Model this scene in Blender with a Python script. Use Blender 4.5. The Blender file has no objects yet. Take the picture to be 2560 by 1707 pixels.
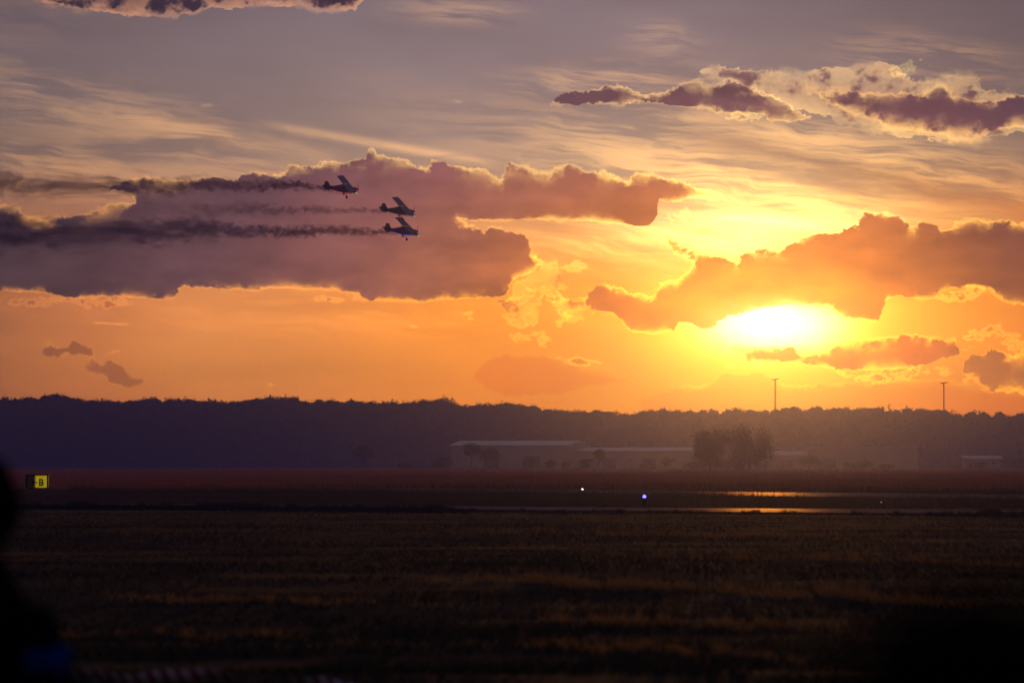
import bpy, bmesh, math, random
import numpy as np
from mathutils import Vector, Matrix

random.seed(7)
RNG = np.random.default_rng(11)
SC = bpy.context.scene
COL = SC.collection
R = math.radians

# ------------------------------------------------------------------ camera
CAM_H = 1.6
FPX = 9600.0                      # 135 mm on a 36 mm sensor, in photograph pixels
TILT = math.atan2(1158.0 - 853.5, FPX)
cam_d = bpy.data.cameras.new('camera')
cam = bpy.data.objects.new('camera', cam_d)
COL.objects.link(cam)
cam.location = (0, 0, CAM_H)
cam.rotation_euler = (math.pi / 2 + TILT, 0, 0)
cam_d.lens = 135
cam_d.sensor_width = 36
cam_d.clip_start = 0.05
cam_d.clip_end = 20000
cam_d.dof.use_dof = True
cam_d.dof.focus_distance = 700
cam_d.dof.aperture_fstop = 2.8
SC.camera = cam
SC.render.engine = 'CYCLES'
SC.cycles.use_denoising = True
SC.cycles.max_bounces = 6
SC.cycles.diffuse_bounces = 2
SC.cycles.transmission_bounces = 3
SC.cycles.volume_bounces = 0
SC.cycles.transparent_max_bounces = 8
SC.cycles.caustics_reflective = False
SC.cycles.caustics_refractive = False
SC.cycles.sample_clamp_indirect = 4
SC.view_settings.view_transform = 'Standard'
SC.view_settings.look = 'None'
SC.view_settings.exposure = 0
SC.view_settings.gamma = 1

FWD = Vector((0, math.cos(TILT), math.sin(TILT)))
UP = Vector((0, -math.sin(TILT), math.cos(TILT)))


def ray(px, py):
    return Vector((1, 0, 0)) * (px - 1280.0) + UP * (853.5 - py) + FWD * FPX


def at(px, py, d):
    r = ray(px, py)
    return Vector((0, 0, CAM_H)) + r * (d / r.y)


def on_ground(px, py, z=0.0):
    r = ray(px, py)
    return Vector((0, 0, CAM_H)) + r * ((z - CAM_H) / r.z)


def azel(px, py):
    r = ray(px, py).normalized()
    return math.degrees(math.atan2(r.x, r.y)), math.degrees(math.asin(r.z))


def lin(r, g, b, k=1.0):
    def f(c):
        c /= 255.0
        return c / 12.92 if c <= 0.04045 else ((c + 0.055) / 1.055) ** 2.4
    return (f(r) * k, f(g) * k, f(b) * k, 1.0)


SUN_AZ, SUN_EL = azel(1915, 812)
SUN_DIR = Vector((math.sin(R(SUN_AZ)) * math.cos(R(SUN_EL)), math.cos(R(SUN_AZ)) * math.cos(R(SUN_EL)), math.sin(R(SUN_EL))))

# ------------------------------------------------------------------ sky
world = bpy.data.worlds.new('World')
SC.world = world
world.use_nodes = True
world.cycles.sampling_method = 'MANUAL'
world.cycles.sample_map_resolution = 1024
WT = world.node_tree
WT.nodes.clear()


class S:
    """a socket with arithmetic"""
    tree = None

    def __init__(self, sock):
        self.s = sock

    def __add__(a, b): return M('ADD', a, b)
    def __radd__(a, b): return M('ADD', b, a)
    def __sub__(a, b): return M('SUBTRACT', a, b)
    def __rsub__(a, b): return M('SUBTRACT', b, a)
    def __mul__(a, b): return M('MULTIPLY', a, b)
    def __rmul__(a, b): return M('MULTIPLY', b, a)
    def __truediv__(a, b): return M('DIVIDE', a, b)


def put(inp, v):
    if isinstance(v, S):
        S.tree.links.new(v.s, inp)
    elif isinstance(v, (tuple, list)) and len(v) == 4 and inp.type == 'VECTOR':
        inp.default_value = v[:3]
    else:
        inp.default_value = v


def M(op, a, b=None, c=None, clamp=False):
    n = S.tree.nodes.new('ShaderNodeMath')
    n.operation = op
    n.use_clamp = clamp
    put(n.inputs[0], a)
    if b is not None:
        put(n.inputs[1], b)
    if c is not None:
        put(n.inputs[2], c)
    return S(n.outputs[0])


def step(v, a, b, lo=0.0, hi=1.0):
    n = S.tree.nodes.new('ShaderNodeMapRange')
    n.interpolation_type = 'SMOOTHSTEP'
    put(n.inputs[0], v)
    for i, x in ((1, a), (2, b), (3, lo), (4, hi)):
        put(n.inputs[i], x)
    return S(n.outputs[0])


def linear(v, a, b, lo=0.0, hi=1.0):
    n = S.tree.nodes.new('ShaderNodeMapRange')
    put(n.inputs[0], v)
    for i, x in ((1, a), (2, b), (3, lo), (4, hi)):
        put(n.inputs[i], x)
    return S(n.outputs[0])


def vec(x, y, z=0.0):
    n = S.tree.nodes.new('ShaderNodeCombineXYZ')
    put(n.inputs[0], x); put(n.inputs[1], y); put(n.inputs[2], z)
    return S(n.outputs[0])


def noise(v, scale=1.0, detail=4.0, rough=0.5, lac=2.0, dist=0.0, dims='2D', color=False):
    n = S.tree.nodes.new('ShaderNodeTexNoise')
    n.noise_dimensions = dims
    put(n.inputs['Vector'], v)
    n.inputs['Scale'].default_value = scale
    n.inputs['Detail'].default_value = detail
    n.inputs['Roughness'].default_value = rough
    n.inputs['Lacunarity'].default_value = lac
    n.inputs['Distortion'].default_value = dist
    return S(n.outputs['Color' if color else 'Fac'])


def split(v):
    n = S.tree.nodes.new('ShaderNodeSeparateXYZ')
    put(n.inputs[0], v)
    return S(n.outputs[0]), S(n.outputs[1]), S(n.outputs[2])


def mix(f, a, b, mode='MIX'):
    n = S.tree.nodes.new('ShaderNodeMix')
    n.data_type = 'RGBA'
    n.blend_type = mode
    n.clamp_factor = True
    put(n.inputs[0], f); put(n.inputs[6], a); put(n.inputs[7], b)
    return S(n.outputs[2])


def scale_col(c, k):
    n = S.tree.nodes.new('ShaderNodeVectorMath')
    n.operation = 'SCALE'
    put(n.inputs[0], c); put(n.inputs['Scale'], k)
    return S(n.outputs[0])


def add_col(a, b):
    n = S.tree.nodes.new('ShaderNodeVectorMath')
    n.operation = 'ADD'
    put(n.inputs[0], a); put(n.inputs[1], b)
    return S(n.outputs[0])


def mul_col(a, b):
    n = S.tree.nodes.new('ShaderNodeVectorMath')
    n.operation = 'MULTIPLY'
    put(n.inputs[0], a); put(n.inputs[1], b)
    return S(n.outputs[0])


def ramp(v, stops, lo, hi):
    n = S.tree.nodes.new('ShaderNodeValToRGB')
    put(n.inputs[0], linear(v, lo, hi))
    e = n.color_ramp.elements
    stops = [((p - lo) / (hi - lo), c) for p, c in stops]
    e[0].position, e[0].color = stops[0]
    e[1].position, e[1].color = stops[-1]
    for p, c in stops[1:-1]:
        x = e.new(p)
        x.color = c
    return S(n.outputs[0])


def curve(v, pts):
    """piecewise curve v -> value through pts (any range)"""
    pts = sorted(pts)
    x0, x1 = pts[0][0], pts[-1][0]
    ys = [p[1] for p in pts]
    y0, y1 = min(ys) - .01, max(ys) + .01
    n = S.tree.nodes.new('ShaderNodeFloatCurve')
    cm = n.mapping
    c = cm.curves[0]
    q = []
    for x, y in pts:
        x = (x - x0) / (x1 - x0)
        if q and x - q[-1][0] < 0.0008:
            x = q[-1][0] + 0.0008
        q.append((min(x, 1.0), (y - y0) / (y1 - y0)))
    c.points[0].location = q[0]
    c.points[1].location = q[-1]
    for x, y in q[1:-1]:
        c.points.new(x, y)
    for p in c.points:
        p.handle_type = 'AUTO_CLAMPED'
    cm.update()
    put(n.inputs['Value'], linear(v, x0, x1))
    return linear(S(n.outputs[0]), 0, 1, y0, y1)


S.tree = WT
tc = WT.nodes.new('ShaderNodeTexCoord')
dx, dy, dz = split(S(tc.outputs['Generated']))
AZ = M('ARCTAN2', dx, dy) * (180 / math.pi)
EL = M('ARCSINE', dz) * (180 / math.pi)
PX = 360.0 / (2 * math.pi * FPX)      # degrees per photograph pixel at the middle of the view

# clear evening air behind everything
nishita = WT.nodes.new('ShaderNodeTexSky')
nishita.sky_type = 'NISHITA'
nishita.sun_disc = False
nishita.sun_elevation = R(SUN_EL)
nishita.sun_rotation = R(SUN_AZ)
nishita.air_density = 1.6
nishita.dust_density = 3.0
nishita.ozone_density = 2.0

# distances from the sun, in degrees
sx = AZ - SUN_AZ
sy = EL - SUN_EL
r_round = M('SQRT', sx * sx + sy * sy)
r_wide = M('SQRT', sx * sx + sy * sy * 4.0)

# the hazy veil of high cloud: grey mauve above, orange and salmon low down, paling to yellow round the sun
r_low = M('SQRT', sx * sx + sy * sy * 2.0)
low = ramp(r_low, [(0.0, lin(255, 250, 190)), (0.9, lin(255, 222, 84)), (1.5, lin(255, 194, 46)), (2.2, lin(255, 166, 26)), (3.2, lin(254, 152, 24)), (4.2, lin(250, 148, 40)),
                   (5.5, lin(245, 149, 72)), (7.0, lin(234, 147, 97)), (8.5, lin(222, 141, 101)), (10.0, lin(200, 122, 90)), (11.6, lin(168, 104, 80)), (14.0, lin(138, 90, 82)),
                   (25.0, lin(84, 66, 80)), (60.0, lin(36, 40, 62))], 0.0, 60.0)
low = mul_col(low, (1.20, 1.15, 1.10, 1))
low = mul_col(low, ramp(EL, [(0.0, (0.72, 0.62, 0.66, 1)), (0.9, (0.86, 0.80, 0.84, 1)), (1.6, (1, 1, 1, 1)), (5.0, (1, 1, 1, 1))], 0.0, 5.0))
low = mix(step(AZ, 5.0, 8.5) * 0.55, low, mul_col(low, (0.62, 0.50, 0.50, 1)))
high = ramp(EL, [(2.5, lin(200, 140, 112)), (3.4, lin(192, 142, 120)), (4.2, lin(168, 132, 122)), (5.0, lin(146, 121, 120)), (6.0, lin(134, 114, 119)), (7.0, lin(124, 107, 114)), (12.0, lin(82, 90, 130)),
                 (30.0, lin(48, 72, 134)), (60.0, lin(34, 58, 124))], 0.0, 60.0)  # blue overhead and behind, out of view, tuned to cool the ambient light
side = M('EXPONENT', (AZ * AZ) * (-1.0 / 70.0))
high = mul_col(scale_col(high, linear(side, 0.0, 1.0, 0.42, 1.10)), (0.95, 1.0, 1.22, 1))
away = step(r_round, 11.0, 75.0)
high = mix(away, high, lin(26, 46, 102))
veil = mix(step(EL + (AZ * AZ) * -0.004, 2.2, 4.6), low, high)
warp_big = noise(vec(AZ * 0.25, EL * 0.9), 1.0, 3, 0.5)
veil = scale_col(veil, linear(warp_big, 0.25, 0.75, 0.88, 1.10))

g_core = M('EXPONENT', (sx * sx * 0.36 + sy * sy * 2.2) * -1.0)
ux = AZ - azel(1890, 560)[0]
uy = EL - azel(1890, 575)[1]
g_up = M('EXPONENT', M('SQRT', ux * ux * 0.42 + uy * uy * 2.4) * -1.15)
g_up2 = M('EXPONENT', (ux * ux * 0.35 + uy * uy * 6.0) * -1.0)
glow_tex = linear(noise(vec(AZ * 0.5 + EL * 0.2, EL * 3.4 + AZ * 0.5), 1.0, 4, 0.6), 0.3, 0.7, 0.45, 1.25)
sky = add_col(veil, scale_col((1.0, 0.62, 0.22, 1), g_up * glow_tex * 1.5))
sky = add_col(sky, scale_col((0.9, 0.75, 0.48, 1), g_up2 * glow_tex * 0.9))
sky = add_col(sky, scale_col((1.5, 0.88, 0.14, 1), g_core * 0.9))

# ---- thin streaky cirrus
wn = noise(vec(AZ * 0.35 + 3.1, EL * 0.8), 1.0, 3, 0.55)
cx_ = AZ + (wn - 0.5) * 1.6
cy_ = EL + AZ * 0.12 + (wn - 0.5) * 0.55
streak = noise(vec(cx_ * 0.40, cy_ * 3.1), 1.0, 5, 0.62)
fine = noise(vec(cx_ * 1.3 + 9.0, cy_ * 16.0), 1.0, 3, 0.62)
streak = streak * 0.72 + fine * 0.28


def blob(px, py, wx, wy, rot=0.0):
    a, e = azel(px, py)
    x, y = AZ - a, EL - e
    c, s = math.cos(R(rot)), math.sin(R(rot))
    xx = (x * c + y * s) / (wx * PX)
    yy = (y * c - x * s) / (wy * PX)
    return M('EXPONENT', (xx * xx + yy * yy) * -1.0)


cm = blob(330, 320, 420, 90, -14)
cm = M('MAXIMUM', cm, blob(100, 410, 420, 60, -4))
cm = M('MAXIMUM', cm, blob(1800, 430, 620, 110, -10))
cm = M('MAXIMUM', cm, blob(1500, 200, 260, 38, 3) * 0.9)
cm = M('MAXIMUM', cm, blob(1620, 300, 330, 46, 0) * 0.9)
cm = M('MAXIMUM', cm, blob(2330, 150, 190, 55, -8))
cm = M('MAXIMUM', cm, blob(1650, 95, 90, 40, -8) * 0.8)
cm = M('MAXIMUM', cm, blob(1150, 30, 150, 28, -2))
cm = M('MAXIMUM', cm, blob(60, 215, 130, 60, -14) * 0.9)
cm = M('MAXIMUM', cm, blob(2300, 430, 420, 80, -8) * 0.9)
cm = M('MAXIMUM', cm, blob(1450, 620, 260, 60, 6) * 0.6)
cm = M('MAXIMUM', cm, blob(850, 790, 600, 60, 0) * 0.35)
cm = M('MAXIMUM', cm, step(r_round, 9.0, 16.0) * 0.5)
cm = M('MAXIMUM', cm, blob(2150, 385, 480, 60, -9))
cm = M('MAXIMUM', cm, blob(2000, 340, 420, 36, -4))
cir = step(streak, 0.39, 0.62) * cm
near_up = M('EXPONENT', M('SQRT', ux * ux * 0.25 + uy * uy) * -0.8)
lift = add_col(add_col(mul_col(sky, (1.50, 1.34, 1.12, 1)), (0.17, 0.085, 0.035, 1)), scale_col((1.15, 0.62, 0.16, 1), near_up))
sky = mix(cir * 0.9, sky, lift)

# grey veil band running down to the right above the sun
gb_a, gb_e = azel(2000, 405)
gband = EL - (gb_e + (AZ - gb_a) * -0.235) + (wn - 0.5) * 0.5 + (fine - 0.5) * 0.12
gmask = M('EXPONENT', gband * gband * -38.0) * step(AZ, azel(1640, 0)[0], azel(1850, 0)[0])
sky = mix(gmask * 0.62, sky, mul_col(veil, (0.98, 0.84, 0.72, 1)))


# contrail, slanting down to the right
def contrail(col, p0, p1, w, k):
    a0, e0 = azel(*p0)
    a1, e1 = azel(*p1)
    t = (AZ - a0) / (a1 - a0)
    d = EL - (e0 + (AZ - a0) * ((e1 - e0) / (a1 - a0))) + (fine - 0.5) * 0.03
    m = M('EXPONENT', (d / (w * PX)) * (d / (w * PX)) * -1.0)
    m = m * step(t, 0.0, 0.25) * step(t, 1.0, 0.8) * linear(streak, 0.35, 0.65, 0.6, 1.0)
    return mix(m * k, col, add_col(mul_col(sky, (1.45, 1.3, 1.1, 1)), (0.24, 0.13, 0.05, 1)))


sky = contrail(sky, (600, 300), (1300, 420), 11, 1.0)
sky = contrail(sky, (225, 806), (330, 812), 3, 0.7)
sky = contrail(sky, (230, 262), (900, 420), 26, 0.45)

# ---- cumulus: outlines as curves of azimuth, edges broken up by noise
wv1 = noise(vec(AZ * 2.2, EL * 3.0), 1.0, 5, 0.66, color=True)
w1x, w1y, w1z = split(wv1)
wv2 = noise(vec(AZ * 8.0 + 5.0, EL * 10.0), 1.0, 4, 0.74, color=True)
w2x, w2y, w2z = split(wv2)
CX = AZ + (w1x - 0.5) * 0.26 + (w2x - 0.5) * 0.19
CY = EL + (w1y - 0.5) * 0.17 + (w2y - 0.5) * 0.15
rimvar = step(noise(vec(AZ * 1.3 + 7.0, EL * 1.6), 1.0, 4, 0.6), 0.38, 0.62, 0.08, 1.9)
BODY = ramp(r_wide, [(0.0, lin(255, 190, 36, 1.5)), (1.1, lin(255, 162, 24, 1.35)), (2.2, lin(250, 134, 36)), (3.6, lin(204, 112, 60)), (5.0, lin(172, 101, 88)),
                     (6.6, lin(145, 90, 102)), (8.5, lin(104, 72, 94)), (11.0, lin(76, 57, 74)), (14.0, lin(64, 50, 68)), (30.0, lin(40, 40, 62))], 0.0, 30.0)
inner = noise(vec(AZ * 0.9 + 2.0, EL * 2.6), 1.0, 4, 0.55)
BODY = scale_col(BODY, linear(inner, 0.25, 0.75, 0.76, 1.22) * linear(w1z, 0.3, 0.7, 0.94, 1.06))
softvar = step(noise(vec(AZ * 1.1 + 21.0, EL * 1.7), 1.0, 3, 0.6), 0.48, 0.66, 0.4, 5.5)


def deg(pts):
    return [azel(x, y) for x, y in pts]


GOLD = scale_col((1.3, 0.86, 0.10, 1), M('EXPONENT', r_round * -0.27))


def cloud(col, lobes, soft=0.014, rim=0.06, gain=(1.45, 1.3, 1.05, 1), lift=(0.16, 0.08, 0.02, 1), tint=(1, 1, 1, 1), opacity=1.0, rough=0.0, seed=0.0, body=None, tint_to=None, rel=None, gold=1.0, top_rim=1.0, bot_rim=0.7, low_warp=0.75):
    """lobes: (upper outline, lower outline) pairs whose union is the cloud; thin edges are lit through, the thick middle is shaded"""
    dd = None
    for top, bot in lobes:
        t, b = deg(top), deg(bot)
        d_top = curve(CX, t) - CY
        d_bot = EL + (CY - EL) * low_warp - curve(AZ + (CX - AZ) * low_warp, b)
        d = M('MINIMUM', d_top, d_bot)
        e = step(d_bot - d_top, -0.12, 0.12, bot_rim, top_rim)
        lo = max(min(p[0] for p in t), min(p[0] for p in b))
        hi = min(max(p[0] for p in t), max(p[0] for p in b))
        if lo > -7.4:
            d = M('MINIMUM', d, (CX - lo) * 0.9)
        if hi < 7.4:
            d = M('MINIMUM', d, (hi - CX) * 0.9)
        if dd is None:
            dd, edge_w = d, e
        else:
            later = M('GREATER_THAN', d, dd)
            edge_w = edge_w + (e - edge_w) * later
            dd = M('MAXIMUM', dd, d)
    d = dd
    if rough:
        d = d + (noise(vec(AZ * 3.4 + seed, EL * 5.0 + seed), 1.0, 5, 0.65) - 0.5) * rough
    a = step(d, softvar * -soft, softvar * soft) * opacity
    thick = 1.0 - M('EXPONENT', M('MAXIMUM', d, 0.0) / (rimvar * edge_w) * (-1.0 / rim))
    bod = mul_col(col, rel) if rel else mul_col(BODY if body is None else body, tint)
    if tint_to is not None:
        bod = mul_col(bod, mix(step(AZ, tint_to[0], tint_to[1]), (1, 1, 1, 1), tint_to[2]))
    edge = add_col(mul_col(col, gain), add_col(lift, scale_col(GOLD, gold)))
    return mix(a, col, mix(thick, edge, bod))


A1_TOP = [(258, 472), (282, 462), (310, 454), (338, 449), (370, 448), (428, 450), (502, 446), (563, 444), (585, 452), (604, 438), (649, 430), (680, 437), (706, 437), (714, 421), (747, 413),
          (775, 416), (816, 408), (898, 401), (917, 393), (924, 368), (940, 380), (979, 391), (1015, 403), (1073, 421), (1083, 400), (1109, 405), (1142, 414),
          (1191, 421), (1228, 433), (1256, 446), (1264, 414), (1293, 413), (1334, 425), (1370, 433), (1403, 413), (1436, 417), (1472, 428), (1517, 432), (1546, 444),
          (1572, 455), (1588, 428), (1630, 434), (1668, 446), (1706, 452), (1744, 474), (1795, 490)]
A1_BOT = [(258, 474), (300, 478), (326, 486), (345, 520), (375, 620), (1100, 620), (1142, 549), (1334, 548), (1456, 552), (1538, 558), (1606, 566), (1626, 558), (1642, 546), (1650, 500), (1678, 505), (1744, 492), (1795, 494)]
A2_TOP = [(-400, 500), (-60, 508), (0, 512), (30, 518), (80, 545), (110, 549), (150, 541), (180, 541), (215, 536), (240, 526), (280, 513), (320, 508), (338, 498),
          (346, 470), (1100, 520), (1142, 547), (1158, 556), (1191, 568), (1217, 577), (1225, 570), (1252, 572), (1276, 584), (1309, 586), (1325, 604), (1330, 637), (1356, 652)]
A2_BOT = [(-400, 730), (0, 727), (60, 728), (82, 730), (143, 739), (204, 743), (286, 743), (367, 746), (428, 751), (444, 744), (450, 724), (461, 716), (490, 719), (612, 726), (653, 724),
          (714, 719), (816, 724), (898, 737), (930, 752), (954, 748), (987, 752), (1027, 753), (1130, 747), (1211, 744), (1266, 734), (1276, 714), (1288, 696), (1313, 686), (1350, 662), (1356, 656)]
B_TOP = [(1458, 762), (1469, 741), (1507, 712), (1535, 719), (1597, 736), (1640, 740), (1648, 708), (1688, 703), (1716, 680), (1740, 650), (1745, 622), (1773, 631), (1811, 646), (1843, 657), (1854, 636),
         (1883, 624), (1916, 619), (1940, 622), (1964, 615), (2011, 593), (2059, 584), (2107, 579), (2145, 560), (2159, 536), (2183, 529), (2221, 536), (2259, 550), (2278, 569),
         (2297, 557), (2321, 560), (2359, 577), (2383, 560), (2445, 548), (2478, 555), (2507, 548), (2535, 558), (2560, 560), (2800, 590)]
B_BOT = [(1458, 764), (1487, 773), (1542, 789), (1561, 810), (1585, 830), (1640, 831), (1689, 824), (1702, 808), (1738, 812), (1769, 818), (1799, 800), (1854, 784), (1916, 772), (1977, 768),
         (2075, 772), (2099, 790), (2160, 799), (2190, 801), (2206, 780), (2226, 744), (2252, 744), (2320, 747), (2345, 730), (2375, 722), (2436, 716), (2500, 744), (2560, 762), (2800, 760)]
F_TOP = [(60, -300), (1000, -300)]
F_BOT = [(60, -20), (110, 4), (218, 22), (326, 38), (473, 38), (511, 24), (600, 18), (653, 14), (735, 18), (789, 26), (881, 28), (897, 10), (1000, -40)]
C_TOP = [(1388, 250), (1416, 234), (1454, 231), (1492, 223), (1503, 213), (1552, 213), (1585, 226), (1634, 239), (1672, 228), (1710, 207), (1742, 199), (1770, 212), (1824, 205), (1878, 215), (1922, 239), (1960, 258), (2003, 283), (2026, 296)]
C_BOT = [(1388, 256), (1411, 262), (1470, 260), (1585, 258), (1661, 260), (1715, 268), (1770, 272), (1824, 282), (1906, 286), (1933, 303), (1987, 301), (2026, 298)]
D_TOP = [(2030, 226), (2096, 231), (2150, 228), (2227, 237), (2276, 234), (2313, 239), (2346, 216), (2368, 226), (2400, 245), (2450, 250), (2493, 252), (2531, 245), (2560, 240), (2800, 230)]
D_BOT = [(2030, 228), (2063, 246), (2096, 268), (2150, 290), (2194, 298), (2216, 318), (2286, 329), (2341, 335), (2395, 346), (2450, 338), (2504, 322), (2560, 318), (2800, 300)]
E_TOP = [(1750, 172), (1850, 172), (1930, 180), (2000, 190), (2040, 175), (2150, 170), (2210, 158), (2260, 180), (2300, 205), (2350, 200), (2400, 190), (2450, 215), (2560, 236), (2800, 230)]
E_BOT = [(1750, 182), (1850, 212), (1950, 255), (2058, 290), (2150, 312), (2216, 330), (2300, 345), (2400, 356), (2500, 340), (2560, 330), (2800, 320)]
G_TOP = [(1806, 872), (1836, 857), (1885, 857), (1977, 867), (2026, 880), (2060, 878), (2075, 868), (2099, 852), (2160, 848), (2191, 845), (2264, 836), (2320, 845), (2381, 851), (2402, 875)]
G_BOT = [(1806, 876), (1854, 886), (1879, 903), (1977, 905), (2038, 915), (2160, 925), (2222, 925), (2283, 915), (2344, 903), (2402, 884)]
H_TOP = [(2400, 900), (2440, 884), (2467, 876), (2528, 885), (2560, 876), (2800, 870)]
H_BOT = [(2400, 930), (2440, 955), (2500, 975), (2560, 985), (2800, 1000)]
I_TOP = [(1186, 912), (1242, 892), (1328, 888), (1395, 903), (1487, 922), (1570, 948)]
I_BOT = [(1186, 950), (1260, 985), (1350, 990), (1460, 972), (1570, 952)]
J_TOP = [(1600, 1000), (1702, 970), (1769, 958), (1793, 940), (1854, 931), (1916, 940), (1977, 958), (2099, 962), (2180, 958), (2300, 948), (2420, 960), (2560, 975), (2800, 960)]
J_BOT = [(1600, 1070), (2800, 1070)]
K1_TOP = [(108, 876), (122, 858), (141, 866), (165, 862), (180, 852), (200, 862), (232, 874)]
K1_BOT = [(108, 880), (141, 890), (180, 887), (232, 886)]
K2_TOP = [(208, 922), (234, 906), (260, 908), (275, 899), (296, 914), (326, 938), (356, 936)]
K2_BOT = [(208, 924), (261, 942), (283, 960), (326, 968), (356, 950)]
L_TOP = [(1240, 742), (1268, 732), (1300, 694), (1350, 660), (1385, 652), (1396, 690), (1410, 735), (1450, 742), (1500, 770)]
L_BOT = [(1240, 752), (1270, 790), (1300, 812), (1340, 800), (1370, 740), (1396, 800), (1430, 806), (1450, 772), (1500, 776)]
P_TOP = [(1664, 590), (1675, 588), (1697, 602), (1726, 616), (1760, 628), (1790, 640)]
P_BOT = [(1664, 600), (1678, 622), (1690, 640), (1730, 650), (1760, 690), (1790, 700)]

sky = cloud(sky, [(J_TOP, J_BOT)], soft=0.016, rim=0.03, gold=0.35, gain=(1.05, 1.10, 1.1, 1), lift=(0.02, 0.03, 0, 1), opacity=0.9, rel=(0.98, 0.78, 0.62, 1), rough=0.06)
sky = cloud(sky, [(I_TOP, I_BOT)], soft=0.02, rim=0.03, gold=0.12, gain=(1.03, 1.05, 1.05, 1), lift=(0.01, 0.01, 0, 1), opacity=0.8, bot_rim=0.2, rel=(0.92, 0.74, 0.60, 1), rough=0.20)
sky = cloud(sky, [(H_TOP, H_BOT)], soft=0.02, rim=0.06, tint=(0.86, 0.86, 0.9, 1), rough=0.35, seed=4.0, opacity=0.9)
# scraps of torn cloud, lit through at their edges
sc_n = noise(vec(AZ * 2.6 + 31.0, EL * 4.4 + 3.0), 1.0, 5, 0.66)
sm = blob(1310, 745, 70, 60, 20)
for args in ((1400, 760, 60, 45, 0), (1320, 845, 110, 26, -4), (1410, 675, 90, 24, 10), (1180, 790, 60, 22, 10), (2480, 850, 130, 60, -8), (2420, 735, 140, 34, 4), (2330, 925, 170, 34, 6), (2190, 940, 160, 30, 0),
             (130, 752, 190, 20, 2), (280, 760, 120, 24, 0), (870, 745, 110, 20, 4), (290, 880, 60, 14, 3), (1035, 815, 30, 18, 20), (1160, 255, 30, 12, 0), (1870, 290, 80, 26, 0),
             (2270, 175, 120, 30, 0), (1690, 540, 60, 40, 40), (1480, 905, 160, 16, -6), (520, 265, 40, 14, 0), (1900, 905, 110, 14, 4), (700, 960, 60, 10, 0)):
    sm = M('MAXIMUM', sm, blob(*args))
sc_d = sc_n - (0.80 - 0.36 * sm)
sc_bright = add_col(add_col(mul_col(sky, (1.22, 1.16, 1.06, 1)), (0.05, 0.03, 0.015, 1)), scale_col((0.55, 0.52, 0.10, 1), M('EXPONENT', r_round * -0.33)))
sky = mix(step(sc_d, 0.0, 0.07) * 0.85, sky, mix(step(sc_d, 0.10, 0.20), sc_bright, mul_col(sky, (0.78, 0.66, 0.62, 1))))

# sun burning through the gap between the clouds
hx = AZ - azel(1930, 0)[0]
hy = EL - azel(1930, 815)[1] - (w1y - 0.5) * 0.22
hole = M('EXPONENT', M('POWER', M('SQRT', hx * hx / 0.85 + hy * hy / 0.125), 3.0) * -1.0)
sky = add_col(sky, scale_col((3.2, 1.75, 2.2, 1), hole))
sky = cloud(sky, [(G_TOP, G_BOT)], soft=0.02, rim=0.05, gain=(1.1, 1.15, 1.2, 1), rough=0.05, seed=8.0, tint=(0.88, 0.72, 0.45, 1))
sky = cloud(sky, [(K1_TOP, K1_BOT)], rim=0.03, gain=(1.15, 1.1, 1.05, 1), lift=(0.05, 0.03, 0.01, 1), rel=(0.60, 0.58, 0.68, 1), rough=0.16)
sky = cloud(sky, [(K2_TOP, K2_BOT)], rim=0.015, gain=(1.02, 1.0, 1.0, 1), lift=(0, 0, 0, 1), rel=(0.64, 0.62, 0.72, 1), rough=0.14)
sky = cloud(sky, [(L_TOP, L_BOT)], soft=0.03, rim=0.5, rough=0.85, seed=2.0, gain=(1.05, 1.15, 1.15, 1), lift=(0.04, 0.08, 0.03, 1), opacity=0.7, gold=0.7, low_warp=1.0)
sky = cloud(sky, [(E_TOP, E_BOT)], soft=0.03, rim=0.42, rough=0.26, seed=6.0, gold=0.42, gain=(1.35, 1.3, 1.1, 1), lift=(0.27, 0.145, 0.09, 1), tint=(0.70, 0.76, 0.88, 1), opacity=0.88)
sky = cloud(sky, [(D_TOP, D_BOT)], soft=0.03, rim=0.05, gold=0.5, top_rim=0.5, bot_rim=1.3, low_warp=0.8, tint=(0.48, 0.57, 0.76, 1), rough=0.06, seed=1.0, lift=(0.20, 0.09, 0.05, 1))
sky = cloud(sky, [(C_TOP, C_BOT)], soft=0.016, rim=0.045, gold=0.5, top_rim=1.1, bot_rim=0.5, tint=(0.50, 0.60, 0.78, 1), rough=0.06, seed=3.0, lift=(0.26, 0.14, 0.08, 1))
sky = cloud(sky, [(F_TOP, F_BOT)], soft=0.02, rim=0.13, bot_rim=1.0, low_warp=0.8, gold=0.3, tint=(0.62, 0.72, 0.9, 1), gain=(1.7, 1.3, 1.0, 1), lift=(0.26, 0.10, 0.05, 1), rough=0.10)
sky = cloud(sky, [(A1_TOP, A1_BOT), (A2_TOP, A2_BOT)], soft=0.012, rim=0.030, lift=(0.18, 0.10, 0.02, 1), top_rim=1.35, bot_rim=0.7, low_warp=0.55)
sky = cloud(sky, [(P_TOP, P_BOT)], soft=0.02, rim=0.05, rough=0.28, seed=12.0, tint=(0.9, 0.85, 0.9, 1))
sky = cloud(sky, [(B_TOP, B_BOT)], soft=0.012, rim=0.03, gain=(1.2, 1.2, 1.2, 1), tint_to=(azel(2050, 0)[0], azel(2540, 0)[0], (0.50, 0.50, 0.66, 1)))

# broken cloud carried on round the rest of the sky
out = step(r_round, 10.5, 15.0)
ceil_n = noise(vec(AZ * 0.10, EL * 0.32), 1.0, 5, 0.6)
oc = step(ceil_n, 0.50, 0.60) * out * step(EL, 0.0, 1.5)
sky = mix(oc * 0.8, sky, BODY)

# glare round the sun
halo = M('EXPONENT', r_round * -1.15)
sky = add_col(sky, scale_col((0.42, 0.18, 0.0, 1), halo))
sky = add_col(sky, scale_col((1.2, 0.8, 0.9, 1), hole * 0.4))

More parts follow.
